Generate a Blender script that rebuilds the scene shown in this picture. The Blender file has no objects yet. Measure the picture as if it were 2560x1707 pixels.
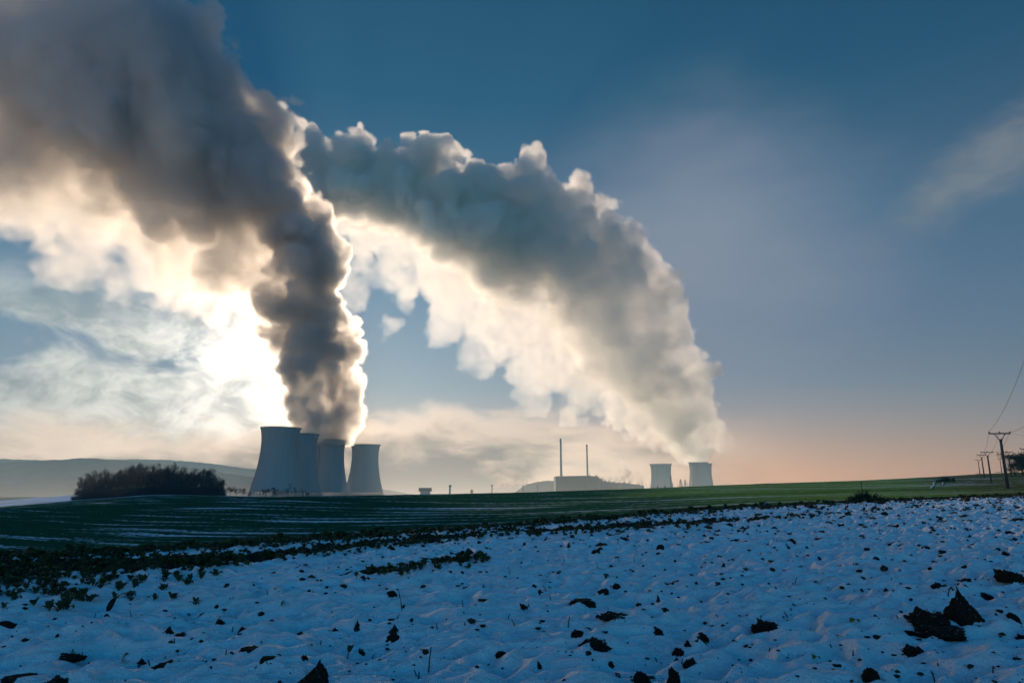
import bpy, bmesh, math, random
import numpy as np
from mathutils import Vector, Matrix

# ------------------------------------------------------------------ tuning
SKY_STRENGTH = 0.05
SKY_TINT = [(0.0, (2.35, 1.24, 1.10)), (0.06, (2.0, 1.10, 1.0)), (0.14, (1.4, 0.98, 1.02)), (0.25, (1.24, 0.90, 1.04)), (0.40, (0.72, 0.69, 0.92)), (0.52, (0.08, 0.50, 0.76)), (0.64, (0.0, 0.43, 0.70)), (0.80, (0.05, 0.48, 0.82)), (1.0, (0.12, 0.56, 0.95))]
SKY_BACK_FILL = (0.4, 5.0, 5.5)
CLOUD_GLOW = 9.0
BANK_LIT, BANK_DARK, VEIL, WISP = (25, 17.6, 12.2), (5.6, 3.6, 2.5), (14, 12.3, 10.4), (5.6, 4.8, 4.7)
HAZE_COL, HAZE_DENS, HAZE_G = (0.14, 0.48, 0.72), 0.00011, 0.35
CROP_DARK, CROP_LIGHT, CROP_SUN_WARM = (0.006, 0.036, 0.026), (0.028, 0.098, 0.036), (0.125, 0.20, 0.030)
SNOW_LO, SNOW_HI = (0.70, 0.71, 0.74), (0.90, 0.90, 0.91)
MIST, MIST_H, MIST_COL = 0.00032, 48.0, (0.92, 0.87, 0.80)
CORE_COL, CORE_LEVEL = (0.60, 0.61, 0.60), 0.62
MAUVE = (6.9, 6.5, 7.8)                     # thin high veil between the far plume and the right edge

# ------------------------------------------------------------------ camera, sky, sun, exposure
scene = bpy.context.scene
COL = scene.collection
F, CX, CY = 1707.0, 1280.0, 853.5           # 24 mm lens on the photo's 2560x1707 frame
PITCH = math.atan((1226.0 - CY) / F)
SP, CP = math.sin(PITCH), math.cos(PITCH)
H = 1.35                                    # eye height above the snow

def kt(px, py):
    """x/y and (z-H)/y of the ray through a photo pixel"""
    u, v = (px - CX) / F, (CY - py) / F
    den = CP - v * SP
    return u / den, (SP + v * CP) / den

def P(px, py, d):
    k, t = kt(px, py)
    return Vector((k * d, d, H + t * d))

def mpp(py, d):
    """metres per photo pixel at depth d"""
    v = (CY - py) / F
    return d / (F * (CP - v * SP))

cam_d = bpy.data.cameras.new("camera")
cam = bpy.data.objects.new("camera", cam_d)
COL.objects.link(cam)
cam_d.sensor_width = 36.0
cam_d.lens = 36.0 * F / 2560.0
cam_d.clip_start, cam_d.clip_end = 0.05, 60000.0
cam.location = (0, 0, H)
cam.rotation_euler = (math.pi / 2 + PITCH, 0, 0)
scene.camera = cam

SUN_PX = (886.0, 845.0)                     # just behind the right flank of the near plume
sk, st = kt(*SUN_PX)
SUN_DIR = Vector((sk, 1.0, st)).normalized()
SUN_EL = math.asin(SUN_DIR.z)
SUN_AZ = math.atan2(SUN_DIR.x, SUN_DIR.y)    # clockwise from +y

sun_d = bpy.data.lights.new("sun", 'SUN')
sun_d.energy = 4.4
sun_d.color = (1.0, 0.77, 0.56)
sun_d.angle = math.radians(0.5)
sun = bpy.data.objects.new("sun", sun_d)
COL.objects.link(sun)
sun.rotation_euler = SUN_DIR.to_track_quat('Z', 'Y').to_euler()

vs = scene.view_settings
vs.view_transform, vs.look, vs.gamma, vs.use_curve_mapping = 'Standard', 'None', 1.0, False
vs.exposure = EXPOSURE = 0.0

cy = scene.cycles
cy.max_bounces, cy.diffuse_bounces, cy.glossy_bounces = 9, 2, 1
cy.transmission_bounces, cy.volume_bounces, cy.transparent_max_bounces = 2, 6, 24
cy.sample_clamp_indirect = 6.0
cy.caustics_reflective = cy.caustics_refractive = False
cy.use_adaptive_sampling = True
cy.adaptive_threshold = 0.015
cy.use_denoising = True
cy.denoiser = 'OPENIMAGEDENOISE'
cy.denoising_input_passes = 'RGB_ALBEDO_NORMAL'
cy.volume_step_rate = 2.0
cy.volume_max_steps = 256
cy.light_sampling_threshold = 0.0

# ------------------------------------------------------------------ node helper
class NT:
    """tiny wrapper that writes shader/geometry node trees as expressions"""
    def __init__(s, tree):
        s.t, s.n = tree, tree.nodes
    def set(s, node, key, v):
        if v is None:
            return
        sock = node.inputs[key]
        if hasattr(v, 'is_output'):
            s.t.links.new(v, sock)
        else:
            sock.default_value = v
    def m(s, op, a, b=None, c=None, clamp=False):
        q = s.n.new('ShaderNodeMath'); q.operation = op; q.use_clamp = clamp
        for i, v in enumerate((a, b, c)):
            s.set(q, i, v)
        return q.outputs[0]
    def vm(s, op, a, b=None, scale=None):
        q = s.n.new('ShaderNodeVectorMath'); q.operation = op
        s.set(q, 0, a); s.set(q, 1, b)
        if scale is not None:
            s.set(q, 'Scale', scale)
        return q.outputs['Value'] if op in ('DOT_PRODUCT', 'LENGTH', 'DISTANCE') else q.outputs[0]
    def smooth(s, x, lo, hi, a=0.0, b=1.0):
        q = s.n.new('ShaderNodeMapRange'); q.interpolation_type = 'SMOOTHSTEP'
        for i, v in enumerate((x, lo, hi, a, b)):
            s.set(q, i, v)
        return q.outputs[0]
    def lin(s, x, lo, hi, a=0.0, b=1.0):
        q = s.n.new('ShaderNodeMapRange')
        for i, v in enumerate((x, lo, hi, a, b)):
            s.set(q, i, v)
        return q.outputs[0]
    def mix(s, f, a, b, blend='MIX'):
        q = s.n.new('ShaderNodeMix'); q.data_type = 'RGBA'; q.blend_type = blend
        s.set(q, 0, f); s.set(q, 6, a); s.set(q, 7, b)
        return q.outputs[2]
    def noise(s, vec, scale, detail=4.0, rough=0.55, dist=0.0, col=False):
        q = s.n.new('ShaderNodeTexNoise')
        s.set(q, 'Vector', vec); s.set(q, 'Scale', scale); s.set(q, 'Detail', detail)
        s.set(q, 'Roughness', rough); s.set(q, 'Distortion', dist)
        return q.outputs[1 if col else 0]
    def ramp(s, f, stops, interp='LINEAR'):
        q = s.n.new('ShaderNodeValToRGB'); cr = q.color_ramp; cr.interpolation = interp
        while len(cr.elements) < len(stops):
            cr.elements.new(0.5)
        for e, (p, c) in zip(cr.elements, stops):
            e.position = p; e.color = (*c, 1)
        s.set(q, 0, f)
        return q.outputs[0]
    def xyz(s, v):
        q = s.n.new('ShaderNodeSeparateXYZ'); s.set(q, 0, v)
        return q.outputs
    def cxyz(s, x, y, z):
        q = s.n.new('ShaderNodeCombineXYZ')
        for i, v in enumerate((x, y, z)):
            s.set(q, i, v)
        return q.outputs[0]

# ------------------------------------------------------------------ sky
world = bpy.data.worlds.new("World")
scene.world = world
world.use_nodes = True
T = NT(world.node_tree)
sky = T.n.new('ShaderNodeTexSky')
sky.sky_type, sky.sun_disc = 'NISHITA', False
sky.sun_elevation, sky.sun_rotation = SUN_EL, SUN_AZ
sky.air_density, sky.dust_density, sky.ozone_density = 1.0, 0.3, 2.0
geo = T.n.new('ShaderNodeTexCoord')
D_ = T.vm('NORMALIZE', geo.outputs['Generated'])
dx, dy, dz = T.xyz(D_)[:3]
sunc = T.vm('DOT_PRODUCT', D_, tuple(SUN_DIR))
ang = T.m('DIVIDE', T.m('ARCCOSINE', T.m('MINIMUM', sunc, 0.99999)), math.pi / 180)     # degrees from the sun
tint = T.ramp(T.m('MULTIPLY', dz, 1.0, clamp=True), SKY_TINT)
base = T.mix(1.0, sky.outputs[0], tint, 'MULTIPLY')
aur = T.smooth(ang, 2.0, 36.0)
base = T.mix(1.0, base, T.mix(aur, (0.46, 0.68, 0.80, 1), (1, 1, 1, 1)), 'MULTIPLY')
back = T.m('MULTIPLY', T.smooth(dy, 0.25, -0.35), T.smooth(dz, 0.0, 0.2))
base = T.mix(1.0, base, T.mix(back, (1, 1, 1, 1), (*SKY_BACK_FILL, 1)), 'MULTIPLY')  # added fill light: unseen sky behind the camera boosted in teal
glow = T.m('MULTIPLY', T.m('EXPONENT', T.m('MULTIPLY', ang, -1 / 7.0)), 1.0)
# cirrus veil and stratus banks (far beyond the plant, so they belong to the sky)
horiz = T.m('MAXIMUM', T.m('SQRT', T.m('ADD', T.m('MULTIPLY', dx, dx), T.m('MULTIPLY', dy, dy))), 0.05)
az = T.m('ARCTAN2', dx, dy)
el = T.m('ARCTAN2', dz, horiz)
cv = T.cxyz(az, T.m('MULTIPLY', el, 2.6), 0.0)
n1 = T.noise(cv, 5.0, 7.0, 0.55, 0.3)
n2 = T.noise(T.vm('ADD', cv, (3.7, 1.3, 5.0)), 11.0, 8.0, 0.6, 0.5)
n3 = T.noise(T.vm('ADD', cv, (9.1, 4.3, 2.0)), 2.6, 3.0, 0.5)
# low stratus bank: wavy top near 6.5 degrees, thinning to the right of the plant
top = T.m('ADD', T.m('MULTIPLY', T.m('SUBTRACT', n3, 0.5), 0.10), 0.098)
top = T.m('ADD', top, T.m('MULTIPLY', T.m('SUBTRACT', n2, 0.5), 0.085))
bank = T.smooth(T.m('SUBTRACT', top, el), -0.012, 0.05)
bank = T.m('MULTIPLY', bank, T.smooth(az, 0.12, 0.42, 1.0, 0.0))
bank = T.m('MULTIPLY', bank, T.smooth(n1, 0.25, 0.5, 0.75, 1.0))
shade = T.smooth(T.m('SUBTRACT', top, el), 0.0, 0.075)                 # thick under-side
shade = T.m('MULTIPLY', shade, T.smooth(T.m('ADD', n1, T.smooth(T.m('ABSOLUTE', T.m('ADD', az, 0.09)), 0.20, 0.05, 0.0, 0.16)), 0.42, 0.64, 0.1, 1.0))
# broken cumulus round the sun
cw = T.cxyz(az, T.m('MULTIPLY', el, 1.5), 7.7)
n4 = T.noise(cw, 6.5, 9.0, 0.58, 0.5)
n5 = T.noise(T.vm('ADD', cw, (1.3, 6.1, 0.4)), 15.0, 8.0, 0.62, 0.4)
veil = T.smooth(T.m('ADD', T.m('ADD', n4, T.smooth(el, 0.21, 0.11, 0.0, 0.05)), T.m('MULTIPLY', glow, 0.30)), 0.38, 0.55)
veil = T.m('MULTIPLY', veil, T.smooth(el, 0.30, 0.19))
veil = T.m('MULTIPLY', veil, T.smooth(az, -0.235, -0.31))
veil = T.m('MULTIPLY', veil, 0.88)
# wisps high at the right
kc, tc = kt(2505, 395)
ca, ce = math.atan(kc), math.atan(tc / math.sqrt(1 + kc * kc))
da = T.m('SUBTRACT', az, ca)
wv = T.cxyz(T.m('DIVIDE', da, 0.15), T.m('DIVIDE', T.m('SUBTRACT', T.m('SUBTRACT', el, ce), T.m('MULTIPLY', da, 0.42)), 0.052), 0.0)
wisp = T.smooth(T.m('ADD', T.vm('LENGTH', wv), T.m('MULTIPLY', T.m('SUBTRACT', n5, 0.5), 1.5)), 1.25, 0.0)
wisp = T.m('MULTIPLY', wisp, T.smooth(n2, 0.25, 0.6, 0.5, 0.9))
lift = T.m('ADD', 1.0, T.m('MULTIPLY', glow, CLOUD_GLOW))
bankcol = T.mix(shade, (*BANK_LIT, 1), (*BANK_DARK, 1))
bankcol = T.vm('SCALE', bankcol, None, T.m('ADD', 1.0, T.m('MULTIPLY', glow, CLOUD_GLOW * 0.25)))
veilcol = T.vm('SCALE', (*VEIL, ), None, T.m('MULTIPLY', lift, T.smooth(T.m('ADD', n5, T.m('MULTIPLY', n4, 0.5)), 0.60, 0.95, 1.15, 0.45)))
mv = T.cxyz(T.m('DIVIDE', T.m('SUBTRACT', az, 0.27), 0.34), T.m('DIVIDE', T.m('SUBTRACT', el, 0.33), 0.26), 0.0)
mauve = T.m('MULTIPLY', T.smooth(T.m('ADD', T.vm('LENGTH', mv), T.m('MULTIPLY', T.m('SUBTRACT', n1, 0.5), 0.5)), 1.05, 0.0), 0.85)
base = T.mix(mauve, base, (*MAUVE, 1))
c = T.mix(wisp, base, (*WISP, 1))
c = T.mix(veil, c, veilcol)
c = T.mix(bank, c, bankcol)
bgn = T.n['Background']
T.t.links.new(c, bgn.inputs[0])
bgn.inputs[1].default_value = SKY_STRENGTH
world.cycles.sampling_method = 'MANUAL'
world.cycles.sample_map_resolution = 512

# ------------------------------------------------------------------ materials and object helpers
def mat_nodes(name):
    m = bpy.data.materials.new(name)
    m.use_nodes = True
    return m, NT(m.node_tree), m.node_tree.nodes['Principled BSDF'], m.node_tree.nodes['Material Output']

def volume_mat(name, color, density, aniso):
    m, t, b, out = mat_nodes(name)
    t.n.remove(b)
    v = t.n.new('ShaderNodeVolumePrincipled')
    v.inputs['Color'].default_value = (*color, 1)
    v.inputs['Density'].default_value = density
    v.inputs['Anisotropy'].default_value = aniso
    t.t.links.new(v.outputs[0], out.inputs['Volume'])
    return m

def tag(o, label=None, cat=None, group=None, kind=None):
    if label: o['label'] = label
    if cat: o['category'] = cat
    if group: o['group'] = group
    if kind: o['kind'] = kind
    return o

# ------------------------------------------------------------------ steam
def lattice(shape, cells, rng):
    """smooth value noise on a grid: random lattice, cubic-eased along each axis"""
    cells = [max(2.0, c) for c in cells]
    a = rng.random([int(math.ceil(c)) + 2 for c in cells], dtype=np.float32)
    for ax, (n, c) in enumerate(zip(shape, cells)):
        u = np.linspace(0, c, n, dtype=np.float32) + rng.random() * 0.9
        i = np.floor(u).astype(int); f = u - i
        i = np.minimum(i, a.shape[ax] - 2)
        f = f * f * (3 - 2 * f)
        sh = [1, 1, 1]; sh[ax] = n
        f = f.reshape(sh)
        a = np.take(a, i, ax) * (1 - f) + np.take(a, i + 1, ax) * f
    return a

def steam_density(lo, hi, vox, puffs, seed, lam0, soft=1.0, core=False):
    """density grid of a steam plume: puffs (centre, radius, density, softness, depth factor), smooth union,
    billowed by several octaves of noise"""
    rng = np.random.default_rng(seed)
    n = [int((b - a) / vox) + 1 for a, b in zip(lo, hi)]
    ax = [np.arange(k, dtype=np.float32) * vox + a for k, a in zip(n, lo)]
    S = np.full(n, -200.0, np.float32)
    Wd, Ws, Wr, W = (np.zeros(n, np.float32) for _ in range(4))
    for c, r, den, sf, fy in puffs:
        R = r * 1.9
        rr = (R, R * fy, R)
        sl = []
        for a, k, q in zip(ax, c, rr):
            i0, i1 = np.searchsorted(a, k - q), np.searchsorted(a, k + q)
            sl.append(slice(i0, i1))
        if any(s.start >= s.stop for s in sl):
            continue
        sl = tuple(sl)
        d = np.sqrt((ax[0][sl[0]][:, None, None] - c[0]) ** 2 + ((ax[1][sl[1]][None, :, None] - c[1]) / fy) ** 2
                    + (ax[2][sl[2]][None, None, :] - c[2]) ** 2) / r
        s = (1.0 - d) * r
        k = 0.12 * r
        h = np.clip(0.5 + 0.5 * (s - S[sl]) / k, 0, 1)
        S[sl] = S[sl] * (1 - h) + s * h + k * h * (1 - h)
        w = np.clip(1.6 - d, 0, None) ** 3 * (r / 100.0)
        Wd[sl] += w * den; Ws[sl] += w * sf; Wr[sl] += w * r; W[sl] += w
    W = np.maximum(W, 1e-6)
    den, sf, r = Wd / W, Ws / W, np.maximum(Wr / W, 5.0)
    del Wd, Ws, Wr, W
    N = np.zeros(n, np.float32)
    lam = lam0
    while lam > vox * 1.6:
        cells = [k * vox / lam for k in n]
        b = lattice(n, cells, rng)
        b = np.sqrt((2 * b - 1) ** 2 + 0.002) * 1.9             # billow: rounded lobes, sharp creases
        N += (b - 0.46) * np.minimum(0.46 * lam, 0.34 * r)
        lam *= 0.5
    sd = S + N                                          # metres inside the surface
    out = np.clip(sd / (sf * soft * 0.6), 0, 1)
    out = out * out * (3 - 2 * out) * den
    tex = np.zeros(n, np.float32)                            # uneven inside as well
    for q, a in ((0.5, 0.45), (0.22, 0.32), (0.10, 0.23)):
        tex += a * lattice(n, [k * vox / (lam0 * q) for k in n], rng)
    out *= np.clip(1.0 + 2.8 * (tex - 0.5), 0.2, 2.0)
    for a in range(3):                                       # nothing on the walls of the box
        idx = [slice(None)] * 3
        for e in (0, -1):
            idx[a] = e; out[tuple(idx)] = 0
    if not core:
        return out
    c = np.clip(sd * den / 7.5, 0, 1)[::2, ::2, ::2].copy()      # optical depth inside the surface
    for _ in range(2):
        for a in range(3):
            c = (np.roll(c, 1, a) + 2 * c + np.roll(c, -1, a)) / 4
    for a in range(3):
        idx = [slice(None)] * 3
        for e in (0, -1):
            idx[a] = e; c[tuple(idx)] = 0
    return out, c

def one_piece(c, level):
    """keep only the connected body that holds the densest cell"""
    m = c > level * 1.02
    r = np.zeros_like(m); r[np.unravel_index(np.argmax(c), c.shape)] = True
    n = 0
    while r.sum() != n:
        n = r.sum()
        for _ in range(6):
            for a in range(3):
                r |= np.roll(r, 1, a) | np.roll(r, -1, a)
                r &= m
    return np.where(r, c, 0).astype(np.float32)

def volume_object(name, dens, lo, vox, mat, parent=None, solid=None):
    """a volume whose grid is filled from numpy: the object's own vertices carry the densities, Volume Cube reads them"""
    nx, ny, nz = dens.shape
    me = bpy.data.meshes.new(name)
    me.vertices.add(nx * ny * nz)
    at = me.attributes.new('vapour', 'FLOAT', 'POINT')
    at.data.foreach_set('value', dens.astype(np.float32).ravel())
    o = bpy.data.objects.new(name, me)
    COL.objects.link(o)
    o.location = lo
    g = bpy.data.node_groups.new(name, 'GeometryNodeTree')
    g.interface.new_socket('Geometry', in_out='INPUT', socket_type='NodeSocketGeometry')
    g.interface.new_socket('Geometry', in_out='OUTPUT', socket_type='NodeSocketGeometry')
    t = NT(g); l = g.links.new
    gi, go = t.n.new('NodeGroupInput'), t.n.new('NodeGroupOutput')
    vc = t.n.new('GeometryNodeVolumeCube')
    vc.inputs['Min'].default_value = (0, 0, 0)
    vc.inputs['Max'].default_value = ((nx - 1) * vox, (ny - 1) * vox, (nz - 1) * vox)
    for a, b in zip('XYZ', (nx, ny, nz)):
        vc.inputs['Resolution ' + a].default_value = b
    pos = t.n.new('GeometryNodeInputPosition')
    sx = t.xyz(t.vm('SCALE', pos.outputs[0], None, 1.0 / vox))
    def rnd(s):
        r = t.n.new('FunctionNodeFloatToInt'); r.rounding_mode = 'ROUND'; l(s, r.inputs[0]); return r.outputs[0]
    def im(op, a, b):
        m = t.n.new('FunctionNodeIntegerMath'); m.operation = op
        t.set(m, 0, a); t.set(m, 1, b)
        return m.outputs[0]
    ix, iy, iz = [rnd(sx[i]) for i in range(3)]
    idx = im('ADD', im('MULTIPLY', im('ADD', im('MULTIPLY', ix, ny), iy), nz), iz)
    na = t.n.new('GeometryNodeInputNamedAttribute'); na.data_type = 'FLOAT'; na.inputs[0].default_value = 'vapour'
    si = t.n.new('GeometryNodeSampleIndex'); si.data_type = 'FLOAT'; si.domain = 'POINT'
    l(gi.outputs[0], si.inputs['Geometry']); l(na.outputs[0], si.inputs['Value']); l(idx, si.inputs['Index'])
    l(si.outputs[0], vc.inputs['Density'])
    sm = t.n.new('GeometryNodeSetMaterial'); sm.inputs['Material'].default_value = mat
    src = vc.outputs[0]
    if solid is not None:                                    # the opaque heart, as a surface
        v2 = t.n.new('GeometryNodeVolumeToMesh'); l(src, v2.inputs[0])
        v2.inputs['Threshold'].default_value = solid
        ss = t.n.new('GeometryNodeSetShadeSmooth'); l(v2.outputs[0], ss.inputs[0]); src = ss.outputs[0]
    l(src, sm.inputs[0]); l(sm.outputs[0], go.inputs[0])
    if parent is not None:
        o.parent = parent; o.location = (0, 0, 0)
    o.modifiers.new('vapour', 'NODES').node_group = g
    me.materials.append(mat)
    return o

def puffs_at(rows, seed):
    """rows: (px, py, radius px, depth m, density, softness m, depth factor); each row scatters a few smaller puffs"""
    rng = random.Random(seed)
    out = []
    for px, py, r, d, den, sf, fy in rows:
        s = mpp(py, d)
        c = P(px, py, d)
        out.append((tuple(c), r * s, den, sf, fy))
        for _ in range(5):
            a, b = rng.uniform(0, 2 * math.pi), rng.uniform(-0.7, 0.7)
            q = r * s * rng.uniform(0.55, 0.80)
            k = r * s * (0.75 if r < 90 else 0.58)
            q *= rng.uniform(0.45, 0.7)
            e = Vector((c.x + k * math.cos(a), c.y + k * fy * b, c.z + k * math.sin(a)))
            out.append((tuple(e), q, den, sf, fy))
            for _ in range(4):                               # lobes on the lobes
                v = Vector((rng.gauss(0, 1), rng.gauss(0, 1), rng.gauss(0, 1))).normalized()
                out.append((tuple(e + v * q * 0.85), q * rng.uniform(0.30, 0.5), den, sf * 0.8, 1.0))
    return out

STEAM_FAR = volume_mat('far_steam', (1.0, 0.978, 0.945), 0.74, 0.58)
STEAM = volume_mat('steam', (0.975, 0.95, 0.92), 1.0, 0.7)
SMOKE = volume_mat('low_smoke', (0.42, 0.39, 0.37), 2.2, 0.3)
# two towers of the near group feed the first plume: it climbs, leans left and spreads over the upper left
c1, c2 = 1418, 1570
near = [
    (757, 1078, 42, c1, .085, 8, 1), (756, 1040, 46, c1, .085, 8, 1), (757, 1000, 48, c1, .085, 8, 1), (762, 955, 52, c1, .085, 8, 1),
    (766, 915, 58, c1, .085, 8, 1), (770, 872, 64, c1, .085, 8, 1), (768, 830, 70, c1, .085, 8, 1), (752, 790, 74, c1, .085, 9, 1),
    (736, 750, 76, c1, .085, 9, 1), (735, 705, 80, c1, .085, 9, 1.2), (752, 660, 84, c1, .085, 9, 1.2), (748, 612, 82, c1, .08, 10, 1.2),
    (712, 570, 80, c1, .075, 11, 1.2), (690, 520, 82, c1, .07, 12, 1.2), (665, 470, 92, c1, .06, 14, 1.2), (650, 410, 95, c1, .055, 14, 1.2),
    (831, 1092, 36, c2, .075, 8, 1), (838, 1062, 38, c2, .075, 8, 1), (852, 1035, 42, c2, .075, 8, 1), (856, 1000, 42, c2, .075, 8, 1), (850, 955, 42, c2, .075, 8, 1),
    (802, 1055, 24, c2, .06, 8, 1), (806, 1015, 32, c2, .06, 8, 1), (810, 965, 36, c2, .06, 8, 1), (812, 910, 38, c2, .06, 8, 1),
    (846, 910, 44, c2, .075, 8, 1), (848, 870, 48, c2, .075, 8, 1), (838, 835, 48, c2, .075, 9, 1), (812, 800, 50, c2, .075, 9, 1),
    (650, 670, 80, 1440, .028, 18, 1.2), (600, 600, 115, 1430, .030, 24, 1.1), (590, 480, 150, 1420, .038, 28, 1.1), (655, 350, 90, 1420, .055, 14, 1.2),
    (640, 285, 62, 1420, .055, 12, 1.2), (520, 390, 190, 1400, .045, 32, 1.1), (540, 260, 110, 1400, .055, 20, 1.2), (400, 330, 230, 1390, .042, 40, 1.0),
    (300, 220, 235, 1380, .042, 40, 1.0), (450, 140, 105, 1390, .05, 20, 1.1), (150, 190, 250, 1380, .028, 50, 0.9), (0, 180, 270, 1380, .022, 60, 0.9),
    (-200, 60, 300, 1380, .018, 70, 0.8), (-250, 300, 220, 1400, .016, 70, 0.7), (80, 350, 170, 1400, .024, 45, 0.9), (280, 450, 150, 1410, .026, 40, 0.9), (450, 540, 120, 1420, .026, 32, 1.0),
    (560, 700, 75, 1450, .020, 22, 0.9), (470, 645, 100, 1450, .014, 28, 0.8), (360, 600, 105, 1440, .009, 35, 0.7), (230, 560, 115, 1430, .008, 36, 0.7),
    (110, 500, 110, 1420, .009, 36, 0.7), (0, 450, 120, 1410, .010, 40, 0.7), (-120, 430, 120, 1400, .010, 40, 0.7), (565, 775, 45, 1460, .008, 22, 0.6),
    (430, 705, 60, 1450, .007, 28, 0.6), (310, 690, 60, 1450, .006, 28, 0.6), (170, 640, 70, 1440, .006, 28, 0.6), (380, 650, 80, 1445, .008, 30, 0.7), (60, 520, 70, 1430, .007, 32, 0.7),
    (-60, 460, 100, 1430, .007, 36, 0.7), (240, 640, 80, 1440, .007, 30, 0.7), (500, 725, 60, 1450, .009, 25, 0.7), (220, 470, 130, 1420, .014, 42, 0.8), (640, 765, 42, 1440, .020, 16, 0.9),
    (588, 868, 16, 1480, .010, 12, 0.8), (605, 880, 11, 1480, .012, 10, 0.8), (570, 858, 10, 1480, .008, 10, 0.8),
]
V1 = 3.9
vol_a, core_a = steam_density((-1290, 1200, 100), (-320, 1660, 1230), V1, puffs_at(near, 4), 11, 150.0, core=True)
d2 = 2760
far = [
    (1750, 1148, 24, 2860, .02, 10, 1), (1748, 1122, 36, 2850, .026, 12, 1), (1734, 1092, 52, 2840, .021, 13, 1), (1704, 1052, 72, 2820, .018, 15, 1),
    (1668, 1002, 92, 2800, .016, 16, 1), (1632, 945, 108, d2, .016, 18, 1), (1585, 880, 132, d2, .0115, 20, 0.9), (1540, 810, 150, d2, .015, 20, 0.9),
    (1500, 740, 150, d2, .018, 22, 0.9), (1465, 670, 148, d2, .020, 22, 0.9), (1400, 622, 150, d2, .026, 20, 0.9), (1330, 590, 148, d2, .032, 20, 0.9),
    (1240, 562, 134, d2, .040, 20, 0.9), (1150, 532, 124, d2, .050, 20, 0.9), (1060, 504, 106, d2, .050, 20, 1), (970, 478, 98, d2, .050, 20, 1),
    (880, 458, 96, d2, .050, 20, 1), (800, 436, 98, d2, .045, 24, 1), (720, 420, 104, d2, .026, 34, 1), (640, 400, 110, d2, .022, 40, 1),
    (1460, 950, 85, d2, .008, 28, 0.7), (1380, 870, 110, d2, .007, 32, 0.6), (1290, 790, 120, d2, .007, 36, 0.6), (1200, 700, 120, d2, .007, 36, 0.6),
    (1130, 800, 65, d2, .005, 30, 0.6), (1180, 880, 50, d2, .004, 28, 0.6), (1110, 650, 105, d2, .007, 36, 0.6), (1015, 605, 95, d2, .007, 36, 0.6),
    (925, 565, 85, d2, .008, 36, 0.6), (835, 540, 80, d2, .008, 36, 0.6), (1060, 690, 65, d2, .005, 32, 0.5), (950, 680, 50, d2, .0045, 28, 0.5),
    (880, 715, 45, d2, .006, 24, 0.5), (850, 670, 38, d2, .006, 22, 0.5), (905, 655, 45, d2, .006, 24, 0.5), (840, 745, 26, d2, .005, 18, 0.5), (1000, 650, 55, d2, .006, 26, 0.5), (1330, 960, 55, d2, .005, 28, 0.6), (962, 800, 11, d2, .010, 16, 0.8), (984, 812, 15, d2, .010, 18, 0.8), (968, 828, 10, d2, .008, 16, 0.8), (1004, 806, 9, d2, .007, 16, 0.8), (952, 815, 8, d2, .006, 14, 0.8), (958, 848, 7, d2, .007, 14, 0.8), (1550, 1015, 50, 2800, .012, 20, 0.8),
    (1635, 1085, 30, 2840, .010, 18, 0.8), (1595, 1060, 30, 2830, .008, 18, 0.8), (1815, 1105, 18, 2850, .005, 18, 0.8), (1640, 1130, 26, 2420, .004, 16, 0.8), (1655, 1145, 22, 2420, .005, 14, 0.8),
]
V2 = 6.5
vol_b, core_b = steam_density((-1150, 2480, 100), (1000, 3020, 1720), V2, puffs_at(far, 8), 23, 190.0, core=True)
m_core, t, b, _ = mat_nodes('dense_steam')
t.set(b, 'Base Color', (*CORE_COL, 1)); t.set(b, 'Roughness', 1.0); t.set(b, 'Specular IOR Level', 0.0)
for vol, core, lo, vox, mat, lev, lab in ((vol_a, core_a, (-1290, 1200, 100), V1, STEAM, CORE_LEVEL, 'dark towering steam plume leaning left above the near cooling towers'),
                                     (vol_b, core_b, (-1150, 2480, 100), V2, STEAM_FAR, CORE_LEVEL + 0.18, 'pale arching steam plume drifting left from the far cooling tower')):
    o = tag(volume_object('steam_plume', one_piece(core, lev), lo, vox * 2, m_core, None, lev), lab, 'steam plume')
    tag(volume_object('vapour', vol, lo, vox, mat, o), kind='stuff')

# low smoke drifting over the halls, and the ground mist in the valley
small = [
    (1246, 1219, 5, 1500, .010, 5, 1), (1256, 1213, 8, 1500, .012, 5, 1), (1270, 1211, 8, 1500, .012, 6, 1), (1284, 1202, 9, 1500, .012, 7, 1), (1295, 1194, 10, 1500, .010, 8, 1),
    (1308, 1198, 11, 1500, .006, 9, 1), (1290, 1212, 9, 1500, .007, 8, 1), (1300, 1182, 10, 1500, .004, 10, 1), (1312, 1210, 9, 1500, .004, 9, 1),
]
V3 = 2.0
lo3 = tuple(a + b for a, b in zip(P(1232, 1240, 1470), (0, 0, 0))); hi3 = P(1335, 1165, 1530)
vol_c = steam_density((lo3[0], 1470, lo3[2]), (hi3[0], 1530, hi3[2]), V3, puffs_at(small, 3), 5, 24.0)
small2 = [
    (1508, 1197, 7, 1780, .012, 6, 1), (1524, 1199, 8, 1780, .010, 7, 1), (1540, 1200, 9, 1780, .012, 7, 1), (1558, 1196, 11, 1780, .016, 7, 1), (1570, 1188, 11, 1780, .016, 7, 1),
    (1566, 1178, 9, 1780, .010, 8, 1), (1580, 1196, 10, 1780, .012, 8, 1), (1592, 1186, 8, 1780, .006, 9, 1), (1600, 1198, 8, 1780, .005, 9, 1), (1552, 1178, 8, 1780, .006, 9, 1), (1622, 1178, 9, 1780, .004, 9, 1),
]
lo4, hi4 = P(1495, 1215, 1745), P(1640, 1150, 1815)
vol_d = steam_density((lo4[0], 1745, lo4[2]), (hi4[0], 1815, hi4[2]), V3, puffs_at(small2, 6), 9, 28.0)
tag(volume_object('smoke', vol_c, (lo3[0], 1470, lo3[2]), V3, SMOKE), 'small dark smoke drifting low before the wooded ridge', 'smoke', kind='stuff')
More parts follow.
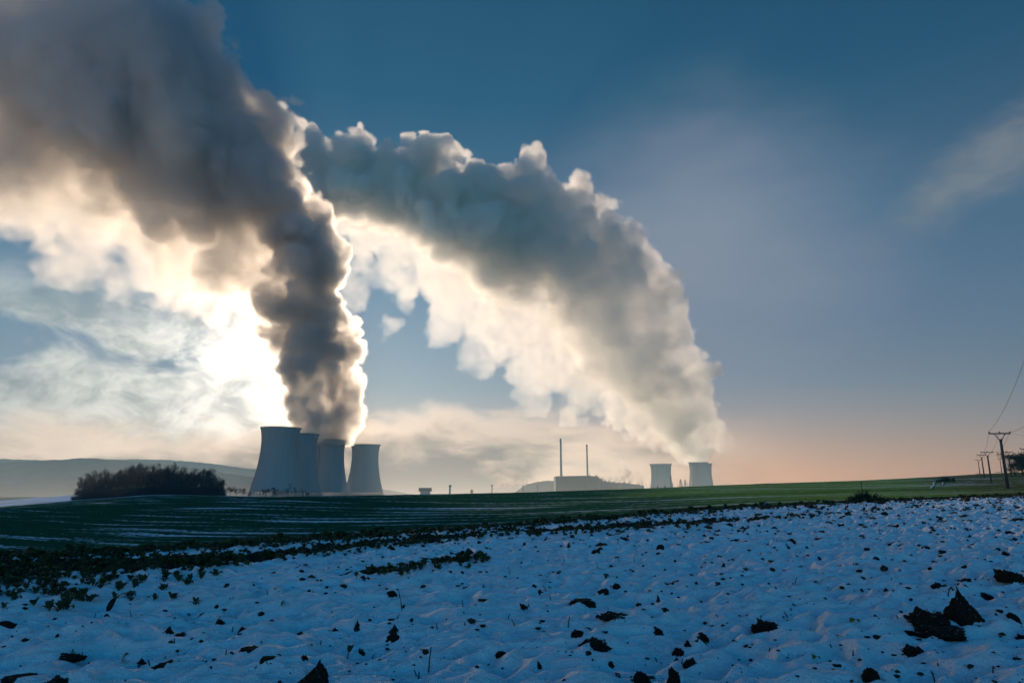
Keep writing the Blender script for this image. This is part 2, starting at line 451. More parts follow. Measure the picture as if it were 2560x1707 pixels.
tag(volume_object('smoke', vol_d, (lo4[0], 1745, lo4[2]), V3, SMOKE), 'torn smoke blowing over the roofs of the lower halls', 'smoke', kind='stuff')

V4 = 24.0
def mist_density(lo, hi, seed):
    rng = np.random.default_rng(seed)
    n = [int((b - a) / V4) + 1 for a, b in zip(lo, hi)]
    n[2] = int((hi[2] - lo[2]) / (V4 * 0.4)) + 1
    z = lo[2] + np.arange(n[2]) * V4 * 0.4
    y = lo[1] + np.arange(n[1]) * V4
    x = lo[0] + np.arange(n[0]) * V4
    N = lattice(n, [k * V4 / 600 for k in n[:2]] + [3], rng) * 0.6 + lattice(n, [k * V4 / 240 for k in n[:2]] + [5], rng) * 0.4
    h = np.clip(z + 40, 0, None)[None, None, :]
    prof = np.exp(-h / MIST_H) * (z < hi[2] - 6)[None, None, :]
    fade = np.clip((y - lo[1]) / 110, 0, 1)[None, :, None] * np.interp(y, [440, 700, 1100, 1700, 2300, 3000], [5.0, 2.4, 0.9, 1.0, 2.0, 2.6])[None, :, None] * np.clip((hi[1] - y) / 100, 0, 1)[None, :, None]
    side = np.clip((hi[0] - 200 - np.abs(x)) / 600, 0, 1)[:, None, None]
    out = prof * fade * side * np.clip(0.35 + 1.3 * (N - 0.15), 0.1, None)
    for e in (0, -1): out[e] = 0; out[:, e] = 0; out[:, :, e] = 0
    return out
if MIST:
    mo = volume_object('mist', mist_density((-3600, 440, -45), (3600, 4080, 250), 3), (-3600, 440, -45), V4, volume_mat('mist', MIST_COL, MIST, 0.45))
    mo.scale = (1, 1, 0.4)
    tag(mo, kind='stuff')

# ------------------------------------------------------------------ haze
def haze_box(lo, hi, mat):
    bm = bmesh.new()
    bmesh.ops.create_cube(bm, size=1.0)
    for v in bm.verts:
        v.co = Vector([(a + b) / 2 + (b - a) * q for a, b, q in zip(lo, hi, v.co)])
    me = bpy.data.meshes.new('haze'); bm.to_mesh(me); bm.free()
    me.materials.append(mat)
    o = bpy.data.objects.new('haze', me); COL.objects.link(o)
    return tag(o, kind='stuff')
haze_box((-4500, -250, -90), (4500, 4200, 1900), volume_mat('haze', HAZE_COL, HAZE_DENS, HAZE_G))

# ------------------------------------------------------------------ noise on arbitrary points
def _hash(ix, iy, seed):
    h = (ix.astype(np.int64) * 374761393 + iy.astype(np.int64) * 668265263 + seed * 974634777) & 0xffffffff
    h = ((h ^ (h >> 13)) * 1274126177) & 0xffffffff
    return ((h ^ (h >> 16)) & 0xffff) / 65535.0

def gnoise(x, y, seed=0):
    """2-D gradient noise, about -1..1"""
    ix, iy = np.floor(x), np.floor(y)
    fx, fy = x - ix, y - iy
    def g(a, b):
        th = _hash(ix + a, iy + b, seed) * 2 * math.pi
        return np.cos(th) * (fx - a) + np.sin(th) * (fy - b)
    u, v = fx ** 3 * (fx * (fx * 6 - 15) + 10), fy ** 3 * (fy * (fy * 6 - 15) + 10)
    return 1.5 * ((g(0, 0) * (1 - u) + g(1, 0) * u) * (1 - v) + (g(0, 1) * (1 - u) + g(1, 1) * u) * v)

def fbm(x, y, seed=0, octaves=4):
    s, a = 0.0, 1.0
    for o in range(octaves):
        s = s + a * gnoise(x * 2 ** o, y * 2 ** o, seed + 17 * o)
        a *= 0.5
    return s

# ------------------------------------------------------------------ shape of the land, read off the photo as height against distance
def t_of(py):
    v = (CY - np.asarray(py, float)) / F
    return (SP + v * CP) / (CP - v * SP)
def px_of(k):
    return CX + F * k * 1.0235          # good near the skyline
EDGE_PX = [-900, 0, 653, 1197, 1850, 2560, 3400]
EDGE_PY = [1445, 1397, 1361, 1322, 1268, 1237, 1210]
LAND_PX = [-900, 0, 200, 400, 640, 1280, 1900, 2500, 3400]
LAND = {
    75: [1440, 1393, 1383, 1372, 1359, 1315, 1263, 1234, 1205],
    130: [1370, 1330, 1325, 1318, 1308, 1281, 1243, 1219, 1180],
    200: [1330, 1293, 1288, 1279, 1266, 1250, 1224, 1209, 1170],
    260: [1300, 1269.5, 1263, 1254, 1241, 1230, 1213.5, 1198, 1160],
    300: [1303, 1272, 1266, 1257, 1246, 1234, 1207.5, 1192, 1150],
    390: [1310, 1276, 1270, 1262, 1253, 1242, 1216, 1181, 1140],
    430: [1305, 1274, 1262, 1250, 1249, 1245, 1222, 1187, 1145],
    540: [1295, 1265, 1247.5, 1233, 1239, 1247, 1230, 1200, 1160],
    600: [1298, 1270, 1256, 1243, 1246, 1250, 1236, 1210, 1170],
    710: [1280, 1248, 1232, 1231, 1244, 1250, 1240, 1215, 1180],
    800: [1290, 1260, 1245, 1242, 1248, 1250, 1242, 1220, 1190],
}
FAR_Z = {1000: -9, 1300: -10, 1750: -18, 2300: -40, 4000: -42}
SLOPE = 0.03                             # the snow field climbs to the right
def edge_y(k):
    te = t_of(np.interp(px_of(k), EDGE_PX, EDGE_PY))
    return np.clip(H / np.maximum(SLOPE * k - te, 0.012), 12, 60)

_ks = np.linspace(-1.25, 1.25, 401)
_ys = np.exp(np.linspace(math.log(4.0), math.log(4100.0), 500))
def _land_table():
    px = px_of(_ks)
    T_ = np.zeros((len(_ks), len(_ys)))
    rows = {y: t_of(np.interp(px, LAND_PX, v)) for y, v in LAND.items()}
    ye = edge_y(_ks)
    for i, k in enumerate(_ks):
        yy, tt = [4.0, ye[i] * 0.6, ye[i], ye[i] * 1.35], []
        tt = [SLOPE * k - (H + 0.12) / yy[0], SLOPE * k - (H + 0.12) / yy[1], SLOPE * k - (H + 0.06) / yy[2], SLOPE * k - (H + 0.55) / yy[3]]
        for y in LAND:
            if y > yy[-1] * 1.1:
                yy.append(y); tt.append(rows[y][i])
        for y, z in FAR_Z.items():
            yy.append(y); tt.append((z - H) / y)
        near = _ys < ye[i] * 0.9
        T_[i] = np.interp(np.log(_ys), np.log(yy), tt)
        T_[i][near] = SLOPE * k - (H + 0.12) / _ys[near]
    sm = T_.copy()
    ker = np.exp(-0.5 * (np.arange(-6, 7) / 2.6) ** 2); ker /= ker.sum()
    pad = np.pad(sm, ((0, 0), (6, 6)), 'edge')
    sm = sum(ker[j] * pad[:, j:j + len(_ys)] for j in range(13))
    pad = np.pad(sm, ((6, 6), (0, 0)), 'edge')
    sm = sum(ker[j] * pad[j:j + len(_ks)] for j in range(13))
    w = np.clip((np.log(_ys)[None, :] - np.log(ye * 1.1)[:, None]) / 0.3, 0, 1)
    return T_ * (1 - w) + sm * w
_LT = _land_table()

def land_z(x, y):
    x, y = np.asarray(x, float), np.asarray(y, float)
    yy = np.clip(y, 8.0, 4090.0)
    k = np.clip(x / yy, -1.249, 1.249)
    a = (k + 1.25) / 2.5 * 400
    b = (np.log(yy) - math.log(4.0)) / (math.log(4100.0) - math.log(4.0)) * 499
    i, j = np.minimum(a.astype(int), 399), np.minimum(b.astype(int), 498)
    u, v = a - i, b - j
    t = (_LT[i, j] * (1 - v) + _LT[i, j + 1] * v) * (1 - u) + (_LT[i + 1, j] * (1 - v) + _LT[i + 1, j + 1] * v) * u
    z = H + yy * t
    near = SLOPE * x - 0.12
    w = np.clip((y - 8.0) / 3.0, 0, 1)
    return near * (1 - w) + z * w

def grid_mesh(name, X, Y, Z, mat, smooth=True):
    n, m = X.shape
    me = bpy.data.meshes.new(name)
    me.vertices.add(n * m)
    me.vertices.foreach_set('co', np.stack([X, Y, Z], -1).astype(np.float32).ravel())
    idx = np.arange(n * m).reshape(n, m)
    q = np.stack([idx[:-1, :-1], idx[1:, :-1], idx[1:, 1:], idx[:-1, 1:]], -1).reshape(-1, 4)
    me.loops.add(q.size); me.polygons.add(len(q))
    me.loops.foreach_set('vertex_index', q.ravel())
    me.polygons.foreach_set('loop_start', np.arange(len(q)) * 4)
    me.polygons.foreach_set('use_smooth', np.full(len(q), smooth))
    me.update(); me.validate()
    me.materials.append(mat)
    o = bpy.data.objects.new(name, me)
    COL.objects.link(o)
    return o

# ------------------------------------------------------------------ field material: winter cereal in drilled rows with snow left in some of them
m_field, t, b, _ = mat_nodes('winter_crop')
gp = t.n.new('ShaderNodeNewGeometry').outputs['Position']
px_, py_, pz_ = t.xyz(gp)[:3]
RA = math.radians(-38)
al = t.m('ADD', t.m('MULTIPLY', px_, math.cos(RA)), t.m('MULTIPLY', py_, math.sin(RA)))
ac = t.m('SUBTRACT', t.m('MULTIPLY', py_, math.cos(RA)), t.m('MULTIPLY', px_, math.sin(RA)))
wob = t.noise(t.cxyz(t.m('MULTIPLY', al, 0.02), t.m('MULTIPLY', ac, 0.02), 0.0), 1.0, 2.0)
ac2 = t.m('ADD', ac, t.m('MULTIPLY', wob, 9.0))
streak = t.noise(t.cxyz(t.m('MULTIPLY', al, 0.012), t.m('MULTIPLY', ac2, 0.22), 0.0), 1.0, 3.0, 0.6)
grain = t.noise(t.cxyz(t.m('MULTIPLY', al, 0.5), t.m('MULTIPLY', ac2, 1.6), 0.0), 1.0, 5.0, 0.7)
patch = t.noise(t.cxyz(t.m('MULTIPLY', px_, 0.011), t.m('MULTIPLY', py_, 0.011), 3.0), 1.0, 3.0, 0.6)
sn = t.m('ADD', t.m('MULTIPLY', streak, 1.0), t.m('MULTIPLY', t.m('SUBTRACT', grain, 0.5), 0.75))
sn = t.m('ADD', sn, t.m('MULTIPLY', t.m('SUBTRACT', patch, 0.5), 0.35))
snow = t.smooth(sn, 0.585, 0.70)
snow = t.m('MULTIPLY', snow, t.smooth(py_, 60.0, 95.0))
snow = t.m('MULTIPLY', snow, 0.85)
# the white field beyond the second rise
white = t.m('MULTIPLY', t.smooth(py_, 585.0, 625.0), t.smooth(py_, 800.0, 760.0))
rim = t.m('MULTIPLY', t.smooth(py_, 505.0, 530.0), t.smooth(t.noise(gp, 0.03, 3.0), 0.40, 0.58))
rim = t.m('MULTIPLY', rim, t.smooth(py_, 800.0, 760.0))
white = t.m('MULTIPLY', t.m('MAXIMUM', white, rim), t.smooth(px_, -110.0, -150.0))
snow = t.m('MAXIMUM', snow, t.m('MULTIPLY', white, t.smooth(t.noise(t.cxyz(t.m('MULTIPLY', px_, 0.02), t.m('MULTIPLY', py_, 0.09), 0.0), 1.0, 4.0), 0.30, 0.52, 0.35, 0.95)))
# grassy bank with old snow at the right
bank_ = t.m('MULTIPLY', t.smooth(t.m('SUBTRACT', px_, t.m('MULTIPLY', py_, 0.56)), -6.0, 24.0), t.smooth(py_, 420.0, 380.0))
bn = t.noise(t.cxyz(t.m('MULTIPLY', px_, 0.10), t.m('MULTIPLY', py_, 0.05), 1.0), 1.0, 6.0, 0.65)
snow = t.m('MAXIMUM', snow, t.m('MULTIPLY', bank_, t.smooth(bn, 0.60, 0.68, 0.0, 0.7)))
rows = t.smooth(t.noise(t.cxyz(t.m('MULTIPLY', al, 0.08), t.m('MULTIPLY', ac2, 2.4), 0.0), 1.0, 4.0, 0.65), 0.3, 0.7)
crop = t.mix(rows, (*CROP_DARK, 1), (*CROP_LIGHT, 1))
sun_warm = t.smooth(t.m('ADD', patch, t.smooth(px_, -10.0, 70.0, -0.22, 0.22)), 0.35, 0.75)  # patchy warm tone, plus sunlight on the right side painted into the crop
crop = t.mix(sun_warm, crop, (*CROP_SUN_WARM, 1))
grass = t.mix(t.smooth(t.noise(gp, 0.25, 6.0, 0.7), 0.38, 0.62), (0.030, 0.036, 0.014, 1), (0.085, 0.060, 0.022, 1))
crop = t.mix(t.m('MULTIPLY', bank_, 0.8), crop, grass)
t.set(b, 'Base Color', t.mix(snow, crop, (0.72, 0.76, 0.80, 1)))
t.set(b, 'Roughness', 0.9)
t.set(b, 'Specular IOR Level', 0.0)
bump = t.n.new('ShaderNodeBump'); bump.inputs['Strength'].default_value = 0.5; bump.inputs['Distance'].default_value = 0.12
t.set(bump, 'Height', t.noise(gp, 3.0, 5.0, 0.7))
t.t.links.new(bump.outputs[0], b.inputs['Normal'])

kap = np.linspace(-1.1, 1.1, 360)
ys = np.concatenate([[-240, -120, -60, -30, -15, -7], np.exp(np.linspace(math.log(1.5), math.log(4080), 420))])
APX = 8.0
Yg = np.repeat(ys[None, :], len(kap), 0)
Wd_ = np.where(Yg > 0, Yg + APX, APX + 4 * np.abs(Yg))
Xg = kap[:, None] * Wd_
Zg = land_z(Xg, Yg)
rough = np.clip((Yg - 60) / 60, 0, 1) * np.clip(Yg / 900, 0.1, 1.0)
Zg = Zg + rough * 0.25 * fbm(Xg / 14, Yg / 14, 5, 3)
tag(grid_mesh('green_field', Xg, Yg, Zg, m_field), 'wide rolling field of green winter crop with thin streaks of snow', kind='structure')

# ------------------------------------------------------------------ hills at the left, the low ridge behind the plant
m_hill, t, b, _ = mat_nodes('wooded_hill')
gp = t.n.new('ShaderNodeNewGeometry').outputs['Position']
t.set(b, 'Base Color', t.mix(t.smooth(t.noise(gp, 0.02, 6.0, 0.7), 0.35, 0.65), (0.03, 0.035, 0.03, 1), (0.07, 0.065, 0.05, 1)))
t.set(b, 'Roughness', 1.0); t.set(b, 'Specular IOR Level', 0.0)

def hill(pts, d, depth, base, seed, label, tree=7.0):
    px = np.linspace(pts[0][0], pts[-1][0], 420)
    py = np.interp(px, *zip(*pts))
    for _ in range(8):
        py[1:-1] = (py[:-2] + 2 * py[1:-1] + py[2:]) / 4
    s = np.linspace(-1, 1, 60)
    k = np.array([kt(a, c)[0] for a, c in zip(px, py)])
    tt = t_of(py)
    Y = d + s[None, :] * depth + 0 * px[:, None]
    X = k[:, None] * Y
    top = H + tt * d
    prof = np.cos(s * math.pi / 2) ** 1.4
    Z = base + (np.maximum(top, base + 1) - base)[:, None] * prof[None, :]
    Z = Z + prof[None, :] * (tree * 0.5 * fbm(X / 30, Y / 30, seed, 3) + 12 * gnoise(X / 400, Y / 400, seed + 9))
    return tag(grid_mesh('hill', X, Y, Z, m_hill), label, kind='structure')
hill([(-900, 1168), (-300, 1158), (0, 1155), (136, 1151), (218, 1147), (300, 1153), (408, 1163), (517, 1174), (640, 1188), (800, 1207), (1000, 1240)],
     2700, 520, -45, 3, 'long wooded hill behind the copse, nearer of the two')
hill([(-900, 1150), (100, 1152), (346, 1146), (463, 1155), (640, 1170), (760, 1185), (900, 1213), (1080, 1242)],
     3500, 480, -45, 4, 'pale wooded hill farther off, its crest just above the nearer one')
hill([(1285, 1232), (1305, 1219), (1318, 1210), (1335, 1206), (1360, 1203), (1390, 1202), (1440, 1203), (1490, 1209), (1530, 1222), (1570, 1240)],
     2650, 200, -48, 6, 'low wooded ridge behind the turbine hall')

def on_land(px, py, lo=62.0, hi=420.0):
    """where the ray through a pixel first meets the land"""
    k, t_ = kt(px, py)
    y = np.linspace(lo, hi, 900)
    d = land_z(k * y, y) - (H + t_ * y)
    i = np.argmax(d > 0) if (d > 0).any() else int(np.argmax(d))
    return Vector((k * y[i], y[i], float(land_z(k * y[i], y[i]))))
m_rut, t, b, _ = mat_nodes('snow_in_ruts')
gp = t.n.new('ShaderNodeNewGeometry').outputs['Position']
t.set(b, 'Base Color', t.mix(t.smooth(t.noise(gp, 1.2, 5.0, 0.7), 0.35, 0.55), (0.05, 0.06, 0.03, 1), (0.72, 0.76, 0.80, 1)))
t.set(b, 'Roughness', 0.9)
V_, F_ = [], []
for pts, w in ((((2326, 1222), (2331, 1216), (2336, 1211), (2333, 1207), (2340, 1203), (2350, 1198), (2362, 1194)), 0.13),
               (((2352, 1216), (2358, 1210), (2356, 1206), (2364, 1200), (2372, 1195)), 0.10)):
    c_ = [on_land(*p) for p in pts]
    c_ = [c_[i].lerp(c_[i + 1], u / 6) for i in range(len(c_) - 1) for u in range(6)] + [c_[-1]]
    b0 = len(V_)
    for i, p in enumerate(c_):
        d = (c_[min(i + 1, len(c_) - 1)] - c_[max(i - 1, 0)]); n_ = Vector((d.y, -d.x, 0)).normalized() * w
        for q in (p - n_, p, p + n_):
            V_.append((q.x, q.y, float(land_z(q.x, q.y)) + 0.10 + (0.08 if q is p else 0)))
        if i:
            for j in (0, 1):
                F_.append((b0 + 3 * i - 3 + j, b0 + 3 * i - 2 + j, b0 + 3 * i + 1 + j, b0 + 3 * i + j))
me = bpy.data.meshes.new('track'); me.from_pydata(V_, [], F_); me.materials.append(m_rut)
o = bpy.data.objects.new('track', me); COL.objects.link(o)
tag(o, 'snow lying in the two wheel ruts of a field track by the mound', kind='structure')

# ------------------------------------------------------------------ mesh helpers
def link(name, bm, mat, parent=None, smooth=False, loc=None):
    me = bpy.data.meshes.new(name)
    bm.normal_update()
    bm.to_mesh(me); bm.free()
    if smooth:
        for p in me.polygons: p.use_smooth = True
    for m in (mat if isinstance(mat, (list, tuple)) else [mat]):
        me.materials.append(m)
    o = bpy.data.objects.new(name, me)
    COL.objects.link(o)
    if parent is not None: o.parent = parent
    if loc is not None: o.location = loc
    return o

def empty(name, loc, rz=0.0, **kw):
    o = bpy.data.objects.new(name, None)
    o.empty_display_size = 0.2
    COL.objects.link(o)
    o.location = loc; o.rotation_euler = (0, 0, rz)
    return tag(o, **kw)

def add_box(bm, lo, hi):
    vs_ = [bm.verts.new((x, y, z)) for x in (lo[0], hi[0]) for y in (lo[1], hi[1]) for z in (lo[2], hi[2])]
    for f in ((0, 1, 3, 2), (4, 6, 7, 5), (0, 4, 5, 1), (2, 3, 7, 6), (0, 2, 6, 4), (1, 5, 7, 3)):
        bm.faces.new([vs_[i] for i in f])

def add_tube(bm, pts, radii, seg=8, cap=True):
    """a tapered tube through points"""
    pts = [Vector(p) for p in pts]
    if not isinstance(radii, (list, tuple)): radii = [radii] * len(pts)
    rings = []
    for i, (p, r) in enumerate(zip(pts, radii)):
        d = (pts[min(i + 1, len(pts) - 1)] - pts[max(i - 1, 0)]).normalized()
        a = d.orthogonal().normalized() if abs(d.z) < 0.98 else Vector((1, 0, 0))
        a = (a - d * a.dot(d)).normalized(); c = d.cross(a)
        rings.append([bm.verts.new(p + r * (math.cos(q) * a + math.sin(q) * c)) for q in [2 * math.pi * j / seg for j in range(seg)]])
    for u, v in zip(rings, rings[1:]):
        for j in range(seg):
            bm.faces.new((u[j], u[(j + 1) % seg], v[(j + 1) % seg], v[j]))
    if cap:
        bm.faces.new(rings[0][::-1]); bm.faces.new(rings[-1])

def add_lathe(bm, prof, seg=96, close=False):
    rings = [[bm.verts.new((r * math.cos(2 * math.pi * j / seg), r * math.sin(2 * math.pi * j / seg), z)) for j in range(seg)] for r, z in prof]
    pairs = list(zip(rings, rings[1:])) + ([(rings[-1], rings[0])] if close else [])
    for u, v in pairs:
        for j in range(seg):
            bm.faces.new((u[j], u[(j + 1) % seg], v[(j + 1) % seg], v[j]))

def copy_thing(o, loc=None, rz=None, scale=None, **kw):
    c = o.copy(); COL.objects.link(c)
    for ch in list(o.children):
        d = ch.copy(); COL.objects.link(d); d.parent = c
        for g in list(ch.children):
            e = g.copy(); COL.objects.link(e); e.parent = d
    if loc is not None: c.location = loc
    if rz is not None: c.rotation_euler = (0, 0, rz)
    if scale is not None: c.scale = scale if not isinstance(scale, (int, float)) else (scale,) * 3
    return tag(c, **kw)

def plain(name, color, rough=0.8, var=0.25, scale=0.3, spec=0.2):
    """a procedural material: two octaves of tone over the base colour"""
    m, t, b, _ = mat_nodes(name)
    oc = t.n.new('ShaderNodeTexCoord').outputs['Object']
    n = t.noise(oc, scale, 5.0, 0.6)
    lo, hi = [c * (1 - var) for c in color], [min(1, c * (1 + var)) for c in color]
    t.set(b, 'Base Color', t.mix(t.smooth(n, 0.3, 0.7), (*lo, 1), (*hi, 1)))
    t.set(b, 'Roughness', rough); t.set(b, 'Specular IOR Level', spec)
    return m

# ------------------------------------------------------------------ cooling towers
m_tower, t, b, _ = mat_nodes('tower_concrete')
oc = t.n.new('ShaderNodeTexCoord').outputs['Object']
ox, oy, oz = t.xyz(oc)[:3]
th = t.m('ARCTAN2', oy, ox)
streaks = t.noise(t.cxyz(t.m('MULTIPLY', th, 9.0), t.m('MULTIPLY', oz, 0.012), 0.0), 1.0, 5.0, 0.6)
rings_ = t.noise(t.cxyz(0.0, 0.0, t.m('MULTIPLY', oz, 0.8)), 1.0, 1.0)
v_ = t.m('ADD', streaks, t.m('MULTIPLY', t.m('SUBTRACT', rings_, 0.5), 0.25))
t.set(b, 'Base Color', t.mix(t.smooth(v_, 0.3, 0.7), (0.27, 0.26, 0.245, 1), (0.31, 0.30, 0.285, 1)))
t.set(b, 'Roughness', 0.9); t.set(b, 'Specular IOR Level', 0.1)
m_steel = plain('dark_steel', (0.05, 0.05, 0.055), 0.6)
m_conc = plain('weathered_concrete', (0.22, 0.21, 0.20), 0.9, 0.2, 0.08)

def tower_r(z):
    return 32.6 * math.sqrt(1 + ((98 - z) / (85.0 if z < 98 else 61.0)) ** 2)
def tower_parts(root):
    bm = bmesh.new()
    zs = [9 + 116 * i / 44 for i in range(45)]
    prof = [(tower_r(z), z) for z in zs] + [(tower_r(z) - 0.9, z) for z in zs[::-1]]
    add_lathe(bm, prof, 120, True)
    sh = link('shell', bm, m_tower, root, True)
    bm = bmesh.new()
    r = tower_r(125)
    add_lathe(bm, [(r + 0.06, 123.6), (r + 1.3, 123.9), (r + 1.3, 125.3), (r - 1.0, 125.3), (r - 1.0, 125.05)], 120)
    rim = link('rim', bm, m_conc, root)
    bm = bmesh.new()
    for j in range(90):
        a = 2 * math.pi * j / 90
        add_tube(bm, [((r + 1.1) * math.cos(a), (r + 1.1) * math.sin(a), 125.3), ((r + 1.1) * math.cos(a), (r + 1.1) * math.sin(a), 126.9)], 0.16, 4)
    add_lathe(bm, [(r + 1.0, 126.4), (r + 1.2, 126.4), (r + 1.2, 126.7), (r + 1.0, 126.7)], 90, True)
    link('railing', bm, m_steel, rim)
    bm = bmesh.new()
    for j in range(44):
        a, a2 = 2 * math.pi * j / 44, 2 * math.pi * (j + 0.5) / 44
        r0, r1 = 51.5, tower_r(9) - 0.45
        for q in (a2 - math.pi / 44, a2 + math.pi / 44):
            add_tube(bm, [(r0 * math.cos(a2), r0 * math.sin(a2), -8), (r1 * math.cos(q), r1 * math.sin(q), 9.2)], 0.5, 6)
    link('leg_ring', bm, m_conc, root)
    bm = bmesh.new()
    pts = [((tower_r(z) + 0.5) * math.cos(3.35), (tower_r(z) + 0.5) * math.sin(3.35), z) for z in [9 + 116 * i / 30 for i in range(31)]]
    add_tube(bm, pts, 0.45, 6)
    link('ladder', bm, m_steel, root)

TOWERS = [   # px, py of the rim, radius px at the rim -> distance
    (702.7, 1070, 1290, 0.0, 'widest pale grey cooling tower, nearest and without steam of its own'),
    (752.0, 1086, 1412, 0.5, 'cooling tower half hidden behind the widest one, dark steam rising from it'),
    (825.5, 1100, 1572, 0.9, 'cooling tower third along the near row, steaming, its foot touching the next'),
    (914.6, 1112, 1737, -0.15, 'cooling tower standing apart at the end of the near row, no steam'),
    (1651.5, 1160, 2316, 0.3, 'hazy far cooling tower fading into mist behind the switchyard'),
    (1752.5, 1159, 2330, 0.7, 'far cooling tower beside the lattice pylons, nearer of the overlapping pair'),
    (1745.5, 1156, 2585, 1.1, 'steaming far cooling tower mostly hidden behind its neighbour'),
]
first = None
for px, py, d, rz, lab in TOWERS:
    k, tt = kt(px, py)
    z = H + tt * d - 125.3
    if first is None:
        first = empty('cooling_tower', (k * d, d, z), rz, label=lab, cat='cooling tower', group='cooling towers of the power plant')
        tower_parts(first)
    else:
        copy_thing(first, (k * d, d, z), rz, label=lab)

# ------------------------------------------------------------------ stacks, turbine hall, switchyard
m_hall = plain('hall_cladding', (0.06, 0.06, 0.06), 0.7, 0.2, 0.05)
m_dark = plain('dark_glazing', (0.05, 0.055, 0.06), 0.4, 0.2, 0.05)
m_roof = plain('roof_sheet', (0.12, 0.12, 0.125), 0.7, 0.2, 0.05)
m_red = plain('stack_band', (0.16, 0.14, 0.13), 0.8, 0.15, 0.05)

def stack(px_top, py_top, px_bot, d, w_top, w_bot, label):
    top = P(px_top, py_top, d); z0 = float(land_z(top.x, d))
    h = top.z - z0
    root = empty('chimney', (top.x, d, z0), label=label, cat='chimney', group='tall stacks behind the turbine hall')
    def r_at(z): return (w_bot + (w_top - w_bot) * min(1, z / (h * 0.75)) ** 0.8) / 2
    bm = bmesh.new()
    zs = [h * i / 24 for i in range(25)]
    add_lathe(bm, [(r_at(z), z) for z in zs] + [(r_at(h) - 0.5, h), (r_at(h) - 0.5, h - 8)], 28)
    sh = link('shaft', bm, m_conc, root, True)
    for f in (0.62, 0.80, 0.97):
        bm = bmesh.new()
        z, r = h * f, r_at(h * f)
        add_lathe(bm, [(r, z - 0.5), (r + 1.2, z), (r + 1.2, z + 0.25), (r, z + 0.25)], 28)
        for j in range(14):
            a = 2 * math.pi * j / 14
            add_tube(bm, [((r + 1.1) * math.cos(a), (r + 1.1) * math.sin(a), z + 0.2), ((r + 1.1) * math.cos(a), (r + 1.1) * math.sin(a), z + 1.5)], 0.08, 4)
        link('gallery', bm, m_steel, root)
    for f in (0.70, 0.88):
        bm = bmesh.new()
        add_lathe(bm, [(r_at(h * (f + q)) + 0.05, h * (f + q)) for q in (0, 0.02, 0.04, 0.06)], 28)
        link('painted_band', bm, m_red, root)
stack(1401.6, 1096, 1403.5, 1900, 5.0, 9.2, 'taller clearer chimney with slim tapering shaft rising behind the turbine hall')
stack(1467.0, 1111, 1469.0, 2250, 4.8, 9.2, 'fainter second chimney, its top fading into the mist')

def facade_block(name, pts, label, cat, depth=60.0, bays=8, vents=0, win=None):
    """a long hall from footprint corner pixels: pts = [(px, py_roof, d), ...] along the front"""
    A = [P(px, py, d) for px, py, d in pts]
    z0 = min(float(land_z(a.x, a.y)) for a in A) - 1.0
    o = Vector((A[0].x, A[0].y, z0))
    root = empty(name, o, label=label, cat=cat)
    bm, br = bmesh.new(), bmesh.new()
    fr = [bm.verts.new(a - o) for a in A]
    fb = [bm.verts.new((a.x - o.x, a.y - o.y, 0)) for a in A]
    off = Vector((0.0, depth, 0))
    bt = [bm.verts.new(a - o + off) for a in A]
    bb = [bm.verts.new((a.x - o.x, a.y - o.y + depth, 0)) for a in A]
    n = len(A)
    for i in range(n - 1):
        bm.faces.new((fb[i], fb[i + 1], fr[i + 1], fr[i]))
        bm.faces.new((bb[i + 1], bb[i], bt[i], bt[i + 1]))
        bm.faces.new((fr[i], fr[i + 1], bt[i + 1], bt[i]))
    bm.faces.new((fb[0], fr[0], bt[0], bb[0])); bm.faces.new((fb[-1], bb[-1], bt[-1], fr[-1]))
    link('wall', bm, m_hall, root)
    for i in range(n - 1):                                   # roof edge, proud of the wall
        a, b_ = A[i] - o, A[i + 1] - o
        vs_ = []
        for q, dy, dz_ in ((a, -0.8, 0.05), (b_, -0.8, 0.05), (b_, -0.8, 1.4), (a, -0.8, 1.4), (a, depth + 0.8, 0.05), (b_, depth + 0.8, 0.05), (b_, depth + 0.8, 1.4), (a, depth + 0.8, 1.4)):
            vs_.append(br.verts.new((q.x, q.y + dy, q.z + dz_)))
        for f in ((0, 1, 2, 3), (5, 4, 7, 6), (3, 2, 6, 7), (0, 4, 5, 1), (0, 3, 7, 4), (1, 5, 6, 2)):
            br.faces.new([vs_[j] for j in f])
    rf = link('roof', br, m_roof, root)
    rng = random.Random(len(label))
    def at(s):
        s *= n - 1; i = min(int(s), n - 2); return (A[i] * (1 - (s - i)) + A[i + 1] * (s - i)) - o
    for j in range(vents):
        q = at((j + 0.5) / vents)
        bm = bmesh.new()
        w = rng.uniform(1.5, 3.0)
        add_box(bm, (q.x - w, q.y + 8, q.z + 1.45), (q.x + w, q.y + 14, q.z + rng.uniform(3.0, 5.5)))
        add_tube(bm, [(q.x, q.y + 11, q.z + 3), (q.x, q.y + 11, q.z + rng.uniform(6, 9))], 0.5, 8)
        link('roof_vent', bm, m_steel, rf)
    for s0, s1, f0, f1 in (win or []):
        a, b_ = at(s0), at(s1)
        bm = bmesh.new()
        v = [bm.verts.new((q.x, q.y - dy, q.z * f)) for dy in (0.3, -0.3) for q, f in ((a, f0), (b_, f0), (b_, f1), (a, f1))]
        for f in ((0, 1, 2, 3), (0, 4, 5, 1), (3, 2, 6, 7), (0, 3, 7, 4), (1, 5, 6, 2)):
            bm.faces.new([v[i] for i in f])
        link('window_band', bm, m_dark, root)
    return root
facade_block('turbine_hall', [(1389, 1191.5, 1700), (1440, 1190.5, 1740), (1466, 1190, 1770)], 'tall square-edged turbine hall with the chimneys behind it', 'industrial hall', 80, 8, 0, [(0.55, 0.9, 0.52, 0.66)])
